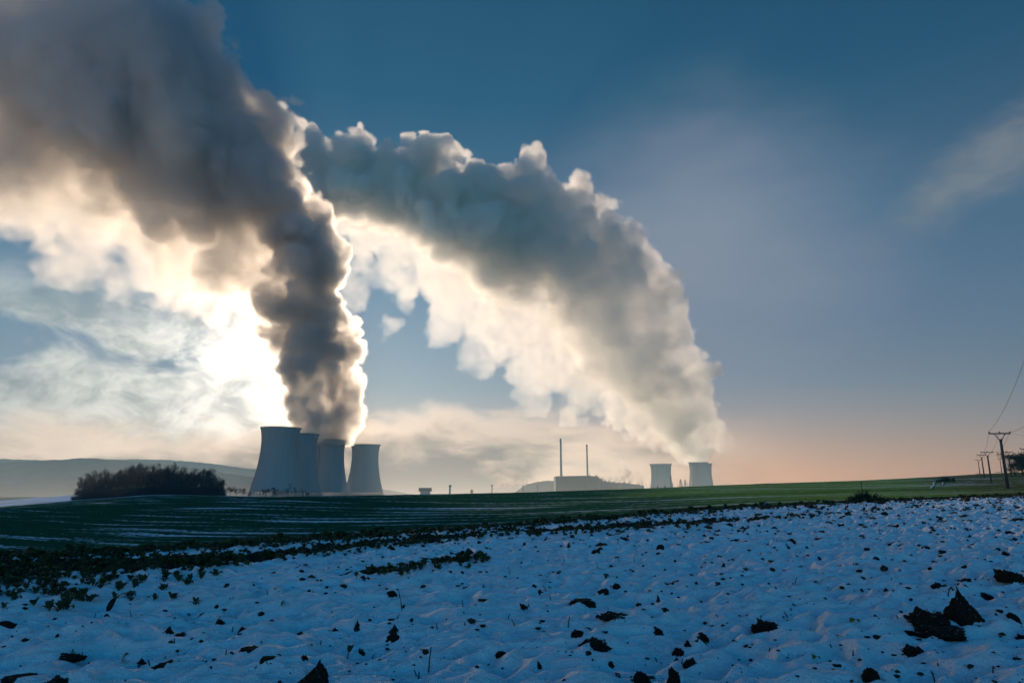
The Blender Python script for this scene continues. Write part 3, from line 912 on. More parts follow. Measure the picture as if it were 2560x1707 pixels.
facade_block('reactor_building', [(1466.5, 1190, 1800), (1494, 1192, 1860), (1500, 1198, 1900), (1508, 1201, 1920)], 'reactor building with a stepped roof and small vents, next to the turbine hall', 'industrial building', 70, 6, 5)
facade_block('auxiliary_hall', [(1508.5, 1203, 1960), (1530, 1206, 2020), (1556, 1209, 2090)], 'lower hall with vents stepping down from the reactor building', 'industrial building', 60, 6, 4, [(0.1, 0.9, 0.55, 0.68)])
facade_block('storage_shed', [(1556.5, 1206.5, 2100), (1575, 1209.5, 2140), (1610, 1214.5, 2240)], 'low shed at the far end of the row of halls', 'shed', 60, 6, 3, [(0.05, 0.5, 0.5, 0.7)])

def pylon(px, py_top, d, w, arms, label):
    top = P(px, py_top, d); z0 = float(land_z(top.x, d)); h = top.z - z0
    root = empty('lattice_pylon', (top.x, d, z0), 0.3, label=label, cat='pylon', group='lattice pylons of the switchyard')
    def hw(z): return w * (1 - 0.80 * z / h)
    bm = bmesh.new()
    nz = 9
    for sx, sy in ((1, 1), (1, -1), (-1, 1), (-1, -1)):
        add_tube(bm, [(sx * hw(0), sy * hw(0), 0), (sx * hw(h), sy * hw(h), h)], 0.28, 4)
    for i in range(nz):
        za, zb = h * i / nz, h * (i + 1) / nz
        for s in (1, -1):
            add_tube(bm, [(-hw(za), s * hw(za), za), (hw(zb), s * hw(zb), zb)], 0.16, 3)
            add_tube(bm, [(hw(za), s * hw(za), za), (-hw(zb), s * hw(zb), zb)], 0.16, 3)
            add_tube(bm, [(s * hw(za), -hw(za), za), (s * hw(zb), hw(zb), zb)], 0.16, 3)
    link('mast', bm, m_steel, root)
    for f, L in arms:
        z = h * f
        for s in (1, -1):
            bm = bmesh.new()
            add_tube(bm, [(s * hw(z), 0.5, z), (s * L, 0, z + 0.4)], 0.2, 4)
            add_tube(bm, [(s * hw(z), -0.5, z), (s * L, 0, z + 0.4)], 0.2, 4)
            add_tube(bm, [(s * hw(z + 3), 0, z + 3), (s * L, 0, z + 0.4)], 0.16, 4)
            add_tube(bm, [(s * L, 0, z + 0.4), (s * L, 0, z - 1.6)], 0.22, 5)
            link('crossarm', bm, m_steel, root)
pylon(1701, 1197.5, 1350, 3.4, [(0.62, 5.0), (0.82, 3.2)], 'taller lattice pylon between the two hazy far towers')
pylon(1712.5, 1199.5, 1430, 3.2, [(0.60, 4.6), (0.80, 3.0)], 'shorter lattice pylon next to the far steaming tower')

m_rod = plain('galvanised_steel', (0.14, 0.14, 0.145), 0.6)
rng = random.Random(5)
rods = [(1556, 1212), (1563, 1214), (1592, 1203), (1597, 1201), (1602, 1203), (1606, 1202), (1629, 1211), (1633, 1209), (1637, 1212), (1682, 1206), (1687, 1211), (1694, 1208), (1706, 1206), (1718, 1205), (1722, 1208), (1515, 1210), (1523, 1212), (1543, 1209)]
proto = None
for i, (px, py) in enumerate(rods):
    d = rng.uniform(1250, 1500)
    q = P(px, py, d); z0 = float(land_z(q.x, d)); h = q.z - z0
    if proto is None:
        proto = empty('lightning_rod', (q.x, d, z0), label='thin lightning rod of the hazy switchyard', cat='mast', group='lightning rods of the switchyard')
        bm = bmesh.new(); add_tube(bm, [(0, 0, 0), (0, 0, 0.6), (0, 0, 1)], [0.75, 0.5, 0.25], 6); link('pole', bm, m_rod, proto)
        bm = bmesh.new(); add_box(bm, (-0.9, -0.15, 0.60), (0.9, 0.15, 0.612)); link('bracket', bm, m_rod, proto)
        proto.scale = (1, 1, h)
    else:
        copy_thing(proto, (q.x, d, z0), rng.uniform(0, 3), (1, 1, h))
q = P(1676.5, 1193, 1150); z0 = float(land_z(q.x, q.y)); h = q.z - z0
root = empty('floodlight_mast', (q.x, q.y, z0), label='thick dark mast in front of the left hazy far tower', cat='mast')
bm = bmesh.new(); add_tube(bm, [(0, 0, 0), (0, 0, h)], [1.1, 0.7], 8); link('pole', bm, m_steel, root)
bm = bmesh.new(); add_box(bm, (-1.3, -0.6, h), (1.3, 0.6, h + 1.6)); link('lamp_head', bm, m_steel, root)

# small structures along the crest
m_pale = plain('pale_render', (0.42, 0.43, 0.44), 0.8, 0.1, 0.1)
c = P(1063, 1231, 900); z0 = float(land_z(c.x, 900)); s = mpp(1225, 900)
root = empty('pump_house', (c.x, 900, z0), label='small flat block building with a wide overhanging dark top storey on the crest', cat='building')
zt = P(1063, 1219, 900).z - z0; zm = P(1063, 1228, 900).z - z0
bm = bmesh.new(); add_box(bm, (-11.5 * s, -4, 0), (11.5 * s, 4, zm)); link('base', bm, m_pale, root)
bm = bmesh.new(); add_box(bm, (-15 * s, -6, zm + 0.003), (15 * s, 6, zt - 0.4)); up = link('upper_storey', bm, plain('dark_cladding', (0.12, 0.14, 0.15), 0.6), root)
bm = bmesh.new(); add_box(bm, (-15.4 * s, -6.3, zt - 0.397), (15.4 * s, 6.3, zt)); link('roof', bm, m_roof, root)
bm = bmesh.new()
for i in range(9):
    x = (-13 + i * 3.05) * s
    add_box(bm, (x, -6.06, zm + 0.9), (x + 1.9 * s, -6.003, zt - 1.3))
link('window', bm, m_dark, up)

def post(px, py, d, r, label, kind):
    q = P(px, py, d); z0 = float(land_z(q.x, d)); h = q.z - z0
    names = {'tank': 'vent_stack', 'signal': 'siren_mast', 'lamp': 'lamp_mast'}
    root = empty(names[kind], (q.x, d, z0), label=label, cat='mast')
    bm = bmesh.new()
    if kind == 'tank':
        add_tube(bm, [(0, 0, 0), (0, 0, h * 0.86), (0, 0, h * 0.86 + 0.01)], [r, r * 0.9, r * 0.9], 14); link('shaft', bm, m_conc, root)
        bm = bmesh.new(); add_tube(bm, [(0.25, 0, h * 0.861), (0.25, 0, h)], r * 1.35, 14); link('cap', bm, m_steel, root)
    elif kind == 'signal':
        add_tube(bm, [(0, 0, 0), (0, 0, h)], [r, r * 0.4], 8); link('pole', bm, m_steel, root)
        for zf, L in ((0.80, 1.0), (0.70, 1.5), (0.60, 1.2)):
            bm = bmesh.new(); add_box(bm, (-L * 1.5, -0.3, h * zf), (L * 1.5, 0.3, h * zf + 0.9)); add_tube(bm, [(L, -0.35, h * zf + 0.4), (L, -1.0, h * zf + 0.4)], [0.2, 0.5], 8); link('horn', bm, m_steel, root)
    else:
        add_tube(bm, [(0, 0, 0), (0, 0, h * 0.9)], [r, r * 0.7], 8); link('pole', bm, m_steel, root)
        bm = bmesh.new(); add_tube(bm, [(0, 0, h * 0.9), (0, 0, h * 0.96), (0, 0, h)], [r * 0.8, r * 2.4, r * 2.0], 10); link('lamp_head', bm, m_steel, root)
        bm = bmesh.new(); add_box(bm, (-0.1, -r * 1.5, h * 0.72), (r * 2.0, r * 1.5, h * 0.80)); link('control_box', bm, m_steel, root)
post(1125, 1212, 900, 1.25, 'stout round vent stack with a dark cap right of the block building', 'tank')
post(1179.5, 1221, 850, 0.6, 'short mast with several horns low on the crest', 'signal')
post(1230, 1212, 850, 0.55, 'slim lamp mast with a box halfway up, beside the low smoke', 'lamp')
post(1307, 1213, 1050, 0.5, 'faint lamp mast in the mist in front of the wooded ridge', 'lamp')
post(1343.5, 1214, 1250, 0.5, 'faintest lamp mast in the mist, nearest the turbine hall', 'lamp')

# ------------------------------------------------------------------ trees and bushes
m_bark = plain('bark', (0.035, 0.028, 0.022), 0.95, 0.3, 3.0, 0.05)
m_twig = plain('winter_twigs', (0.018, 0.023, 0.025), 0.95, 0.35, 2.0, 0.05)
m_ever = plain('evergreen', (0.020, 0.032, 0.018), 0.9, 0.4, 1.5, 0.1)

def leafy_crown(bm, rng, centre, rad, n, size, squash=1.0):
    """n leaf-sized faces scattered in clumps through an ellipsoid"""
    clumps = []
    for _ in range(max(6, n // 40)):
        v = Vector((rng.gauss(0, 1), rng.gauss(0, 1), rng.gauss(0, 1))).normalized() * rng.uniform(0.35, 1.0)
        clumps.append((Vector((v.x * rad, v.y * rad, v.z * rad * squash)), rng.uniform(0.18, 0.36) * rad))
    for _ in range(n):
        c, r = rng.choice(clumps)
        p = centre + c + Vector((rng.gauss(0, 0.5), rng.gauss(0, 0.5), rng.gauss(0, 0.45))) * r
        a = Vector((rng.gauss(0, 1), rng.gauss(0, 1), rng.gauss(0, 1))).normalized() * size * rng.uniform(0.6, 1.4)
        b_ = a.orthogonal().normalized() * size * rng.uniform(0.3, 0.8)
        vs_ = [bm.verts.new(p + q) for q in (a, b_, -a, -b_ * 0.6)]
        bm.faces.new(vs_)

def branches(bm, rng, p, d, L, r, depth, tips):
    n = 3
    pts, q, dd = [p], p.copy(), d.copy()
    for _ in range(n):
        dd = (dd + Vector((rng.gauss(0, .13), rng.gauss(0, .13), rng.gauss(0.04, .08)))).normalized()
        q = q + dd * (L / n); pts.append(q.copy())
    add_tube(bm, pts, [r, r * 0.85, r * 0.7, r * 0.5], 5 if depth > 1 else 3, False)
    tips.append(q.copy())
    if depth <= 0: return
    for _ in range(4 if depth > 1 else 5):
        s = rng.uniform(0.35, 1.0)
        a = p.lerp(q, s)
        nd = (dd + Vector((rng.gauss(0, .6), rng.gauss(0, .6), rng.gauss(0.15, .35)))).normalized()
        branches(bm, rng, a, nd, L * rng.uniform(0.45, 0.72), r * 0.45, depth - 1, tips)

def tree_meshes(seed, h, kind):
    """(trunk bmesh, crown bmesh) of a tree of height h"""
    rng = random.Random(seed)
    tb, cb = bmesh.new(), bmesh.new()
    tips = []
    th = h * 0.38
    add_tube(tb, [(0, 0, -0.3), (h * .008, 0, th * 0.5), (0, h * .01, th), (h * .01, 0, h * 0.72)], [h * .022, h * .018, h * .014, h * .005], 7)
    for i in range(9):
        z = h * rng.uniform(0.06 if kind == 'ever' else 0.24, 0.70)
        a = rng.uniform(0, 2 * math.pi)
        d = Vector((math.cos(a), math.sin(a), rng.uniform(0.5, 1.3))).normalized()
        branches(tb if kind == 'bare' and False else cb, rng, Vector((0, 0, z)), d, h * rng.uniform(0.20, 0.34), h * 0.008, 2, tips)
    size = h * 0.012
    for p in tips:
        for _ in range({'bare': 2, 'dense': 7, 'ever': 16}[kind]):
            q = p + Vector((rng.gauss(0, 1), rng.gauss(0, 1), rng.gauss(0, 1))) * h * (0.02 if kind == 'bare' else 0.038)
            a = Vector((rng.gauss(0, 1), rng.gauss(0, 1), rng.gauss(0.5, 1))).normalized() * size * rng.uniform(0.8, 2.2)
            b_ = a.orthogonal().normalized() * size * (0.12 if kind == 'bare' else 0.55)
            cb.faces.new([cb.verts.new(q + v) for v in (a, b_, -a, -b_)])
    return tb, cb

def tree_thing(name, seed, h, kind, loc, label, group=None, rz=0, wide=1.0):
    root = empty(name, loc, rz, label=label, cat='tree', group=group)
    root.scale = (wide, wide, 1)
    tb, cb = tree_meshes(seed, h, kind)
    link('trunk', tb, m_bark, root)
    link('crown', cb, m_ever if kind == 'ever' else m_twig, root)
    return root

# the copse: one mass of trees on the second rise
def np_mesh(bm):
    bm.verts.ensure_lookup_table(); bm.verts.index_update()
    v = np.array([q.co[:] for q in bm.verts])
    f = [[q.index for q in p.verts] for p in bm.faces]
    bm.free()
    return v, f
rng = random.Random(12)
kinds = []
for sd in (1, 2, 3, 4):
    tb, cb = tree_meshes(sd, 1.0, 'dense')
    v1, f1 = np_mesh(tb); v2, f2 = np_mesh(cb)
    kinds.append((np.concatenate([v1, v2]), f1 + [[i + len(v1) for i in q] for q in f2]))
WOOD_TOP = [(186, 1238), (196, 1222), (206, 1203), (222, 1193), (240, 1187), (262, 1183), (280, 1184), (300, 1180), (322, 1174), (340, 1171), (352, 1170), (380, 1172), (405, 1172), (430, 1169), (450, 1175), (470, 1178), (495, 1176), (520, 1180), (545, 1188), (558, 1202), (566, 1228)]
VV, FF, base_i = [], [], 0
for i in range(150):
    px = 190 + 372 * ((i + rng.random()) / 150)
    d = rng.uniform(552, 640) if i % 3 else rng.uniform(548, 560)
    py = np.interp(px, *zip(*WOOD_TOP)) + (rng.choice((-11, -6, -2, 3, 8, 12)) + rng.uniform(-2, 2) if i % 3 else rng.uniform(0, 26))
    k, tt = kt(px, py)
    x = k * d; z0 = float(land_z(x, d)) - 0.5
    h = H + tt * d - z0
    if h < 3: h = 3
    v, f = kinds[i % 4]
    a = rng.uniform(0, 6.28); ca, sa = math.cos(a), math.sin(a)
    w = max(h * 0.55, 8.0)
    q = np.stack([(v[:, 0] * ca - v[:, 1] * sa) * w + x, (v[:, 0] * sa + v[:, 1] * ca) * w + d, v[:, 2] * h * 0.97 + z0], -1)
    VV.append(q); FF += [[j + base_i for j in p] for p in f]; base_i += len(q)
for i in range(420):                                          # undergrowth along the front and the left end
    px = rng.uniform(184, 566); d = rng.uniform(545, 600)
    k, _ = kt(px, 1240); x = k * d; z0 = float(land_z(x, d)) - 0.8
    h = rng.uniform(4, 11) * (1 if 205 < px < 552 else 0.5)
    v, f = kinds[i % 4]
    q = np.stack([v[:, 0] * h * 1.5 + x, v[:, 1] * h * 1.5 + d, v[:, 2] * h + z0 - h * 0.22], -1)
    VV.append(q); FF += [[j + base_i for j in p] for p in f]; base_i += len(q)
me = bpy.data.meshes.new('copse'); me.from_pydata(np.concatenate(VV).tolist(), [], FF); me.materials.append(m_twig)
o = bpy.data.objects.new('copse', me); COL.objects.link(o)
tag(o, 'dark dense copse of leafless trees standing on the rise', kind='stuff')

SMALL = [   # px, py top, d, kind, width factor, label
    (577, 1214, 560, 'dense', 1.2, 'small bushy tree just past the right end of the copse'),
    (592, 1218, 570, 'dense', 1.4, 'rounded low tree between two pointed ones beside the copse'),
    (609, 1217, 560, 'dense', 1.1, 'pointed small tree, last before the widest cooling tower'),
    (628, 1228, 575, 'dense', 1.7, 'lowest scrubby bush left of the widest cooling tower'),
    (665, 1222, 570, 'dense', 1.6, 'round scrubby tree at the foot of the widest cooling tower'),
    (690, 1221, 560, 'dense', 1.3, 'narrow scrubby tree in front of the middle of the widest tower'),
    (722, 1210, 545, 'bare', 1.1, 'tallest bare tree with spreading branches before the towers'),
    (739, 1217, 550, 'bare', 0.9, 'thin bare tree leaning right beside the tallest bare one'),
    (757, 1220, 560, 'bare', 0.8, 'slender bare sapling in front of the second tower'),
    (767, 1229, 565, 'dense', 1.3, 'little bush at the right end of the row before the towers'),
]
for i, (px, py, d, kd, w, lab) in enumerate(SMALL):
    k, tt = kt(px, py); z0 = float(land_z(k * d, d)) - 0.4
    h = H + tt * d - z0
    tree_thing('bare_tree' if kd == 'bare' else 'small_tree', 30 + i, h, kd, (k * d, d, z0), lab, None, i * 1.3, w)
for i, (px, py, lab) in enumerate([(1644, 1213, 'first of three slim conifers before the left far tower'), (1651.5, 1213, 'middle one of three slim conifers before the left far tower'), (1663, 1215, 'last of three slim conifers, a little apart from the other two')]):
    d = 800
    k, tt = kt(px, py); z0 = float(land_z(k * d, d)) - 0.3; h = H + tt * d - z0
    tree_thing('slim_conifer', 60 + i, h, 'ever', (k * d, d, z0), lab, None, i, 0.32)
for i, (px, py, d, w, lab) in enumerate([(2533, 1156, 300, 1.9, 'lower dark tree at the left end of the hedge by the frame edge'), (2549, 1134, 310, 1.8, 'middle dark tree rising behind the pole with crossarm'), (2563, 1117, 305, 1.7, 'tallest dark tree at the very edge of the picture'), (2592, 1105, 320, 1.6, 'dark tree just past the picture edge')]):
    k, tt = kt(px, py); z0 = float(land_z(k * d, d)) - 0.4; h = H + tt * d - z0
    tree_thing('dark_tree', 80 + i, h, 'ever', (k * d, d, z0), lab, None, i, w)

def bush(name, px, py_top, py_base, d, w_px, seed, label, n=70, leaves=500):
    rng = random.Random(seed)
    k, t0 = kt(px, py_base); x = k * d
    z0 = float(land_z(x, d)) - 0.05
    h = P(px, py_top, d).z - z0
    hw = w_px * mpp(py_base, d) / 2
    root = empty(name, (x, d, z0), label=label, cat='bush')
    bm, lb = bmesh.new(), bmesh.new()
    for i in range(n):
        a = rng.uniform(0, 2 * math.pi); q = math.sqrt(rng.random())
        bx, by = hw * 0.8 * q * math.cos(a), hw * 0.45 * q * math.sin(a)
        hh = h * (1 - 0.55 * q * q) * rng.uniform(0.55, 1.0)
        p0 = Vector((bx, by, -0.05)); p2 = Vector((bx * 1.2 + rng.gauss(0, .12) * hw, by * 1.2 + rng.gauss(0, .1) * hw, hh))
        p1 = p0.lerp(p2, 0.5) + Vector((rng.gauss(0, .05) * hw, 0, 0))
        add_tube(bm, [p0, p1, p2], [0.012 * h, 0.008 * h, 0.003 * h], 4, False)
        for _ in range(3):
            s = rng.uniform(0.3, 0.9); e = p0.lerp(p2, s)
            f = e + Vector((rng.gauss(0, .14) * hw, rng.gauss(0, .1) * hw, rng.uniform(0.05, .25) * h))
            add_tube(bm, [e, f], [0.005 * h, 0.002 * h], 3, False)
        for _ in range(leaves // n):
            s = rng.uniform(0.05, 0.85); e = p0.lerp(p2, s) + Vector((rng.gauss(0, .07) * hw, rng.gauss(0, .07) * hw, rng.gauss(0, .05) * h))
            a_ = Vector((rng.gauss(0, 1), rng.gauss(0, 1), rng.gauss(0, 1))).normalized() * h * 0.045; b_ = a_.orthogonal() * 0.6
            lb.faces.new([lb.verts.new(e + v) for v in (a_, b_, -a_, -b_)])
    link('branch_mass', bm, m_bark, root)
    link('foliage', lb, m_ever, root)
    return root
bush('dark_bush', 2165, 1217, 1258, 42, 92, 3, 'wide dark thorny bush on the edge of the snow field', 130, 3600)
bush('tussock', 2191, 1231, 1254, 46.5, 12, 4, 'narrow dark stump-like tussock at the right end of the wide bush', 24, 420)
bush('mound_shrub', 2366, 1184, 1194, 235, 26, 5, 'low shrub on the mound beside the snowy track, with a tall tuft', 50, 700)
bush('mound_shrub', 2383, 1183, 1193, 237, 8, 6, 'small upright shrub at the right end of the mound', 20, 240)
bush('low_scrub', 2350, 1190, 1196, 236, 28, 7, 'flat scrub forming the left slope of the mound', 40, 900)
q = P(2152.5, 1203, 47); z0 = float(land_z(q.x, 47))
root = empty('marker_post', (q.x, 47, z0), label='thin marker post standing in the wide dark bush', cat='post')
bm = bmesh.new(); add_tube(bm, [(0.02, 0, -0.1), (0, 0, q.z - z0)], [0.026, 0.02], 6); link('pole', bm, m_bark, root)
bm = bmesh.new(); add_tube(bm, [(0, 0, q.z - z0 - 0.14), (0, 0, q.z - z0 - 0.02)], 0.032, 6); link('cap', bm, m_steel, root)

# ------------------------------------------------------------------ power line
m_pole = plain('pole_concrete', (0.055, 0.053, 0.05), 0.9, 0.2, 1.0)
m_arm = plain('crossarm_steel', (0.04, 0.04, 0.042), 0.6)
m_ins = plain('insulator_porcelain', (0.05, 0.03, 0.025), 0.4, 0.2, 2.0, 0.5)
m_wire = plain('aluminium_wire', (0.06, 0.06, 0.065), 0.5)

def pole_proto(h, loc, rz, label):
    """arm centre sits at height h"""
    root = empty('power_pole', loc, rz, label=label, cat='power pole', group='power poles marching over the rise')
    top = h - 0.95
    bm = bmesh.new(); add_tube(bm, [(0, 0, -0.5), (0, 0, top * 0.5), (0, 0, top)], [0.27, 0.23, 0.19], 14); sh = link('shaft', bm, m_pole, root, True)
    bm = bmesh.new(); add_tube(bm, [(0, 0, top - 0.45), (0, 0, top + 0.03)], 0.225, 14); link('collar', bm, m_arm, sh)
    bm = bmesh.new(); add_box(bm, (-1.72, -0.07, h - 0.10), (1.72, 0.07, h + 0.10)); arm = link('crossarm', bm, m_arm, root)
    for s in (1, -1):
        bm = bmesh.new()
        add_tube(bm, [(s * 0.12, -0.10, top - 0.35), (s * 0.72, -0.055, h - 0.08)], 0.042, 5)
        add_tube(bm, [(s * 0.14, 0.10, top - 0.1), (s * 0.95, 0.055, h - 0.08)], 0.042, 5)
        link('brace', bm, m_arm, root)
    for x in (-1.66, 0.0, 1.66):
        bm = bmesh.new()
        add_tube(bm, [(x, 0, h + 0.101), (x, 0, h + 0.15), (x, 0, h + 0.16), (x, 0, h + 0.24), (x, 0, h + 0.25), (x, 0, h + 0.36)], [0.08, 0.08, 0.13, 0.115, 0.135, 0.08], 10)
        link('insulator', bm, m_ins, root)
    return root

POLES = [   # base px, base py, depth, arm px, arm py, label
    (2518.5, 1223, 116, 2499, 1083.5, 'nearest and tallest power pole, dark, with wires running overhead'),
    (2478.5, 1212, 208, 2467.5, 1130.5, 'second power pole of the nearer line, behind the tallest'),
    (2460.0, 1195, 286, 2453, 1137, 'third power pole of the nearer line, left of the second'),
    (2450.5, 1188, 372, 2445, 1150, 'leftmost fully visible power pole on the crest'),
    (2446.0, 1190, 455, 2446.5, 1183.5, 'power pole beyond the crest of which only the crossarm shows at the line left end'),
    (2529.0, 1187, 290, 2519.5, 1130, 'power pole of the farther line standing before the dark trees'),
    (2505.0, 1184, 380, 2499.5, 1147, 'small power pole of the farther line, seen past the tallest one'),
    (2497.0, 1190, 440, 2495, 1179.5, 'power pole beyond the crest showing only its crossarm near the tallest pole'),
    (2580.0, 1195, 205, 2566, 1122, 'power pole cut by the picture edge, one crossarm end visible'),
]
proto, arms = None, []
for i, (bx, by, d, ax, ay, lab) in enumerate(POLES):
    a = P(ax, ay, d)
    k = kt(bx, by)[0]; x = (a.x + k * d) / 2 if False else a.x
    z0 = float(land_z(x, d))
    h = a.z - z0
    rz = -0.10 if i < 5 else -0.06
    if proto is None:
        proto = pole_proto(h, (x, d, z0), rz, lab); H0 = h
    else:
        s = (h / H0) if h > 6 else 1.0
        copy_thing(proto, (x, d, a.z - H0 * s), rz, (s if s < 1.25 else 1.25, s if s < 1.25 else 1.25, s), label=lab)
    arms.append((Vector((x, d, a.z + 0.34)), rz))

def wire(p, q, sag, r, label, group):
    pts = []
    for i in range(33):
        u = i / 32
        w = p.lerp(q, u); w.z -= sag * 4 * u * (1 - u)
        pts.append(w - p)
    bm = bmesh.new(); add_tube(bm, pts, r, 5, False)
    return tag(link('power_wire', bm, m_wire, None, True, p), label, 'wire', group)
def arm_tip(i, s):
    c, rz = arms[i]
    return c + Vector((math.cos(rz) * s * 1.66, math.sin(rz) * s * 1.66, 0))
near_ends = [(2760, 640), (2850, 840), (2950, 905)]
names = ['left', 'middle', 'right']
for s, (px, py), lab in zip((-1, 0, 1), [(2625, 700), (2668, 938), (2720, 992)], ['steepest wire rising from the tallest pole out of the picture', 'middle wire from the tallest pole curving up to the picture edge', 'lowest wire from the tallest pole to the picture edge']):
    p = arm_tip(0, s); q = P(px, py, 52)
    wire(p, q, 1.6, 0.022, lab, None)
for a, b_ in ((0, 1), (1, 2), (2, 3)):
    for s in (-1, 0, 1):
        wire(arm_tip(a, s), arm_tip(b_, s), 1.5, 0.022, 'thin sagging wire between two receding power poles', 'wires between the receding poles')

# ------------------------------------------------------------------ snow field
def snow_h(x, y):
    x, y = np.asarray(x, float), np.asarray(y, float)
    wx = x + 0.18 * gnoise(x / 1.1, y / 1.1, 40); wy = y + 0.18 * gnoise(x / 1.1, y / 1.1, 41)
    u, v = 0.95 * wx + 0.31 * wy, -0.31 * wx + 0.95 * wy       # drifts run a little askew
    big = gnoise(u / 1.15, v / 0.75, 42)
    mid = gnoise(u / 0.30, v / 0.19, 43)
    r1 = 1 - np.sqrt(gnoise(u / 0.60, v / 0.27, 44) ** 2 + 0.004) * 1.9       # soft crests
    sm = gnoise(x / 0.13, y / 0.11, 45)
    return 0.088 * big + 0.050 * mid + 0.104 * r1 + 0.022 * sm + 0.05 * gnoise(x / 6, y / 6, 46)

def band_of(px, py):
    """how bare the ground is (photo's strips of plants), 0..1"""
    e = np.interp(px, EDGE_PX, EDGE_PY)
    b2 = np.interp(px, [-900, 0, 640, 858, 1021, 1266, 1500, 1640, 1850, 2100, 3000], [1490, 1432, 1397, 1373, 1359, 1335, 1322, 1316, 1302, 1284, 1250])
    w2 = np.interp(px, [0, 300, 640, 1266, 1640, 1850], [36, 24, 13, 7, 13, 6])
    edge = np.exp(-((py - e) / 7.0) ** 2)
    mid = np.exp(-((py - b2) / w2) ** 2) * np.interp(px, [1500, 1700, 1900, 2300], [1, 1, 0.7, 0.3])
    left = np.clip(1 - (py - 1440) / 110, 0, 1) * np.interp(px, [0, 350, 620], [0.50, 0.38, 0]) * (py > e)
    row = np.exp(-((py - np.interp(px, [863, 1212], [1446, 1398])) / 9.0) ** 2) * ((px > 850) & (px < 1220))
    return np.maximum.reduce([edge, mid, left, 0.8 * row])

kap = np.linspace(-1.0, 1.0, 1150)
ys = [2.2]
while ys[-1] < 64: ys.append(ys[-1] + max(0.026, 0.0042 * ys[-1]))
ys = np.array([-12, -8, -5, -3, -1, 0.5, 1.5] + ys)
Yg = np.repeat(ys[None, :], len(kap), 0)
Xg = kap[:, None] * (np.maximum(Yg, 0) + 5.0 + 2.0 * np.maximum(-Yg, 0))
B_ = snow_h(Xg, Yg)
yc = np.maximum(Yg, 2.0); kk = Xg / yc
ye = edge_y(np.clip(kk, -1.24, 1.24))
PX = px_of(kk); v_ = (SLOPE * kk - H / yc); PY = CY - F * ((v_ * CP - SP) / (CP + v_ * SP))
bare = band_of(PX, PY)
bn = fbm(Xg / 0.45, Yg / 0.7, 71, 4)
bare = np.clip((bare * 1.25 + 0.38 * bn - 0.55) / 0.25, 0, 1)
speck = np.clip((fbm(Xg / 0.5, Yg / 0.8, 77, 3) - np.interp(PY, [1240, 1300, 1400, 1600], [0.28, 0.44, 0.68, 0.88])) / 0.12, 0, 1)
bare = np.maximum(bare, speck)
q = Yg / ye
drop = np.clip((q - 0.97) / 0.06, 0, 1) ** 1.5 * 0.5
Zg = SLOPE * Xg + B_ - drop - 0.03 * bare + 0.02 * bare * fbm(Xg / 0.15, Yg / 0.15, 79, 3)

m_snow, t, b, _ = mat_nodes('old_snow')
gp = t.n.new('ShaderNodeNewGeometry').outputs['Position']
at = t.n.new('ShaderNodeAttribute'); at.attribute_name = 'bare'
fac = at.outputs['Fac']
fn = t.noise(gp, 14.0, 6.0, 0.75)
fac = t.smooth(t.m('ADD', fac, t.m('MULTIPLY', t.m('SUBTRACT', fn, 0.5), 0.9)), 0.42, 0.62)
soil = t.mix(t.smooth(t.noise(gp, 5.0, 6.0, 0.7), 0.4, 0.6), (0.012, 0.010, 0.008, 1), (0.016, 0.024, 0.010, 1))
grain = t.noise(gp, 60.0, 4.0, 0.8)
snowc = t.mix(t.smooth(grain, 0.3, 0.7), (*SNOW_LO, 1), (*SNOW_HI, 1))
t.set(b, 'Base Color', t.mix(fac, snowc, soil))
t.set(b, 'Roughness', t.mix(fac, (0.55, 0.55, 0.55, 1), (0.95, 0.95, 0.95, 1)))
t.set(b, 'Specular IOR Level', 0.25)
bump = t.n.new('ShaderNodeBump'); bump.inputs['Strength'].default_value = 1.0; bump.inputs['Distance'].default_value = 0.07
hgt = t.m('ADD', t.noise(gp, 9.0, 6.0, 0.75), t.m('MULTIPLY', t.noise(gp, 70.0, 3.0, 0.7), 0.35))
t.set(bump, 'Height', hgt)
t.t.links.new(bump.outputs[0], b.inputs['Normal'])
o = grid_mesh('snow_field', Xg, Yg, Zg, m_snow)
bm = bmesh.new(); bm.from_mesh(o.data)
qf = q.ravel()
bmesh.ops.delete(bm, geom=[v for v, w in zip(bm.verts, qf) if w > 1.03], context='VERTS')
bm.to_mesh(o.data); bm.free(); bare = bare.ravel()[qf <= 1.03]
at = o.data.attributes.new('bare', 'FLOAT', 'POINT'); at.data.foreach_set('value', bare.astype(np.float32).ravel())
tag(o, 'lumpy snow lying on a ploughed field, dark soil showing in strips', kind='structure')

def on_snow(px, py):
    k, t_ = kt(px, py)
    y0 = H / (SLOPE * k - t_)
    y = y0 * np.linspace(0.72, 1.2, 260)
    below = H + t_ * y < SLOPE * k * y + snow_h(k * y, y)
    y = float(y[np.argmax(below)]) if below.any() else y0
    return Vector((k * y, y, SLOPE * k * y + float(snow_h(k * y, y))))

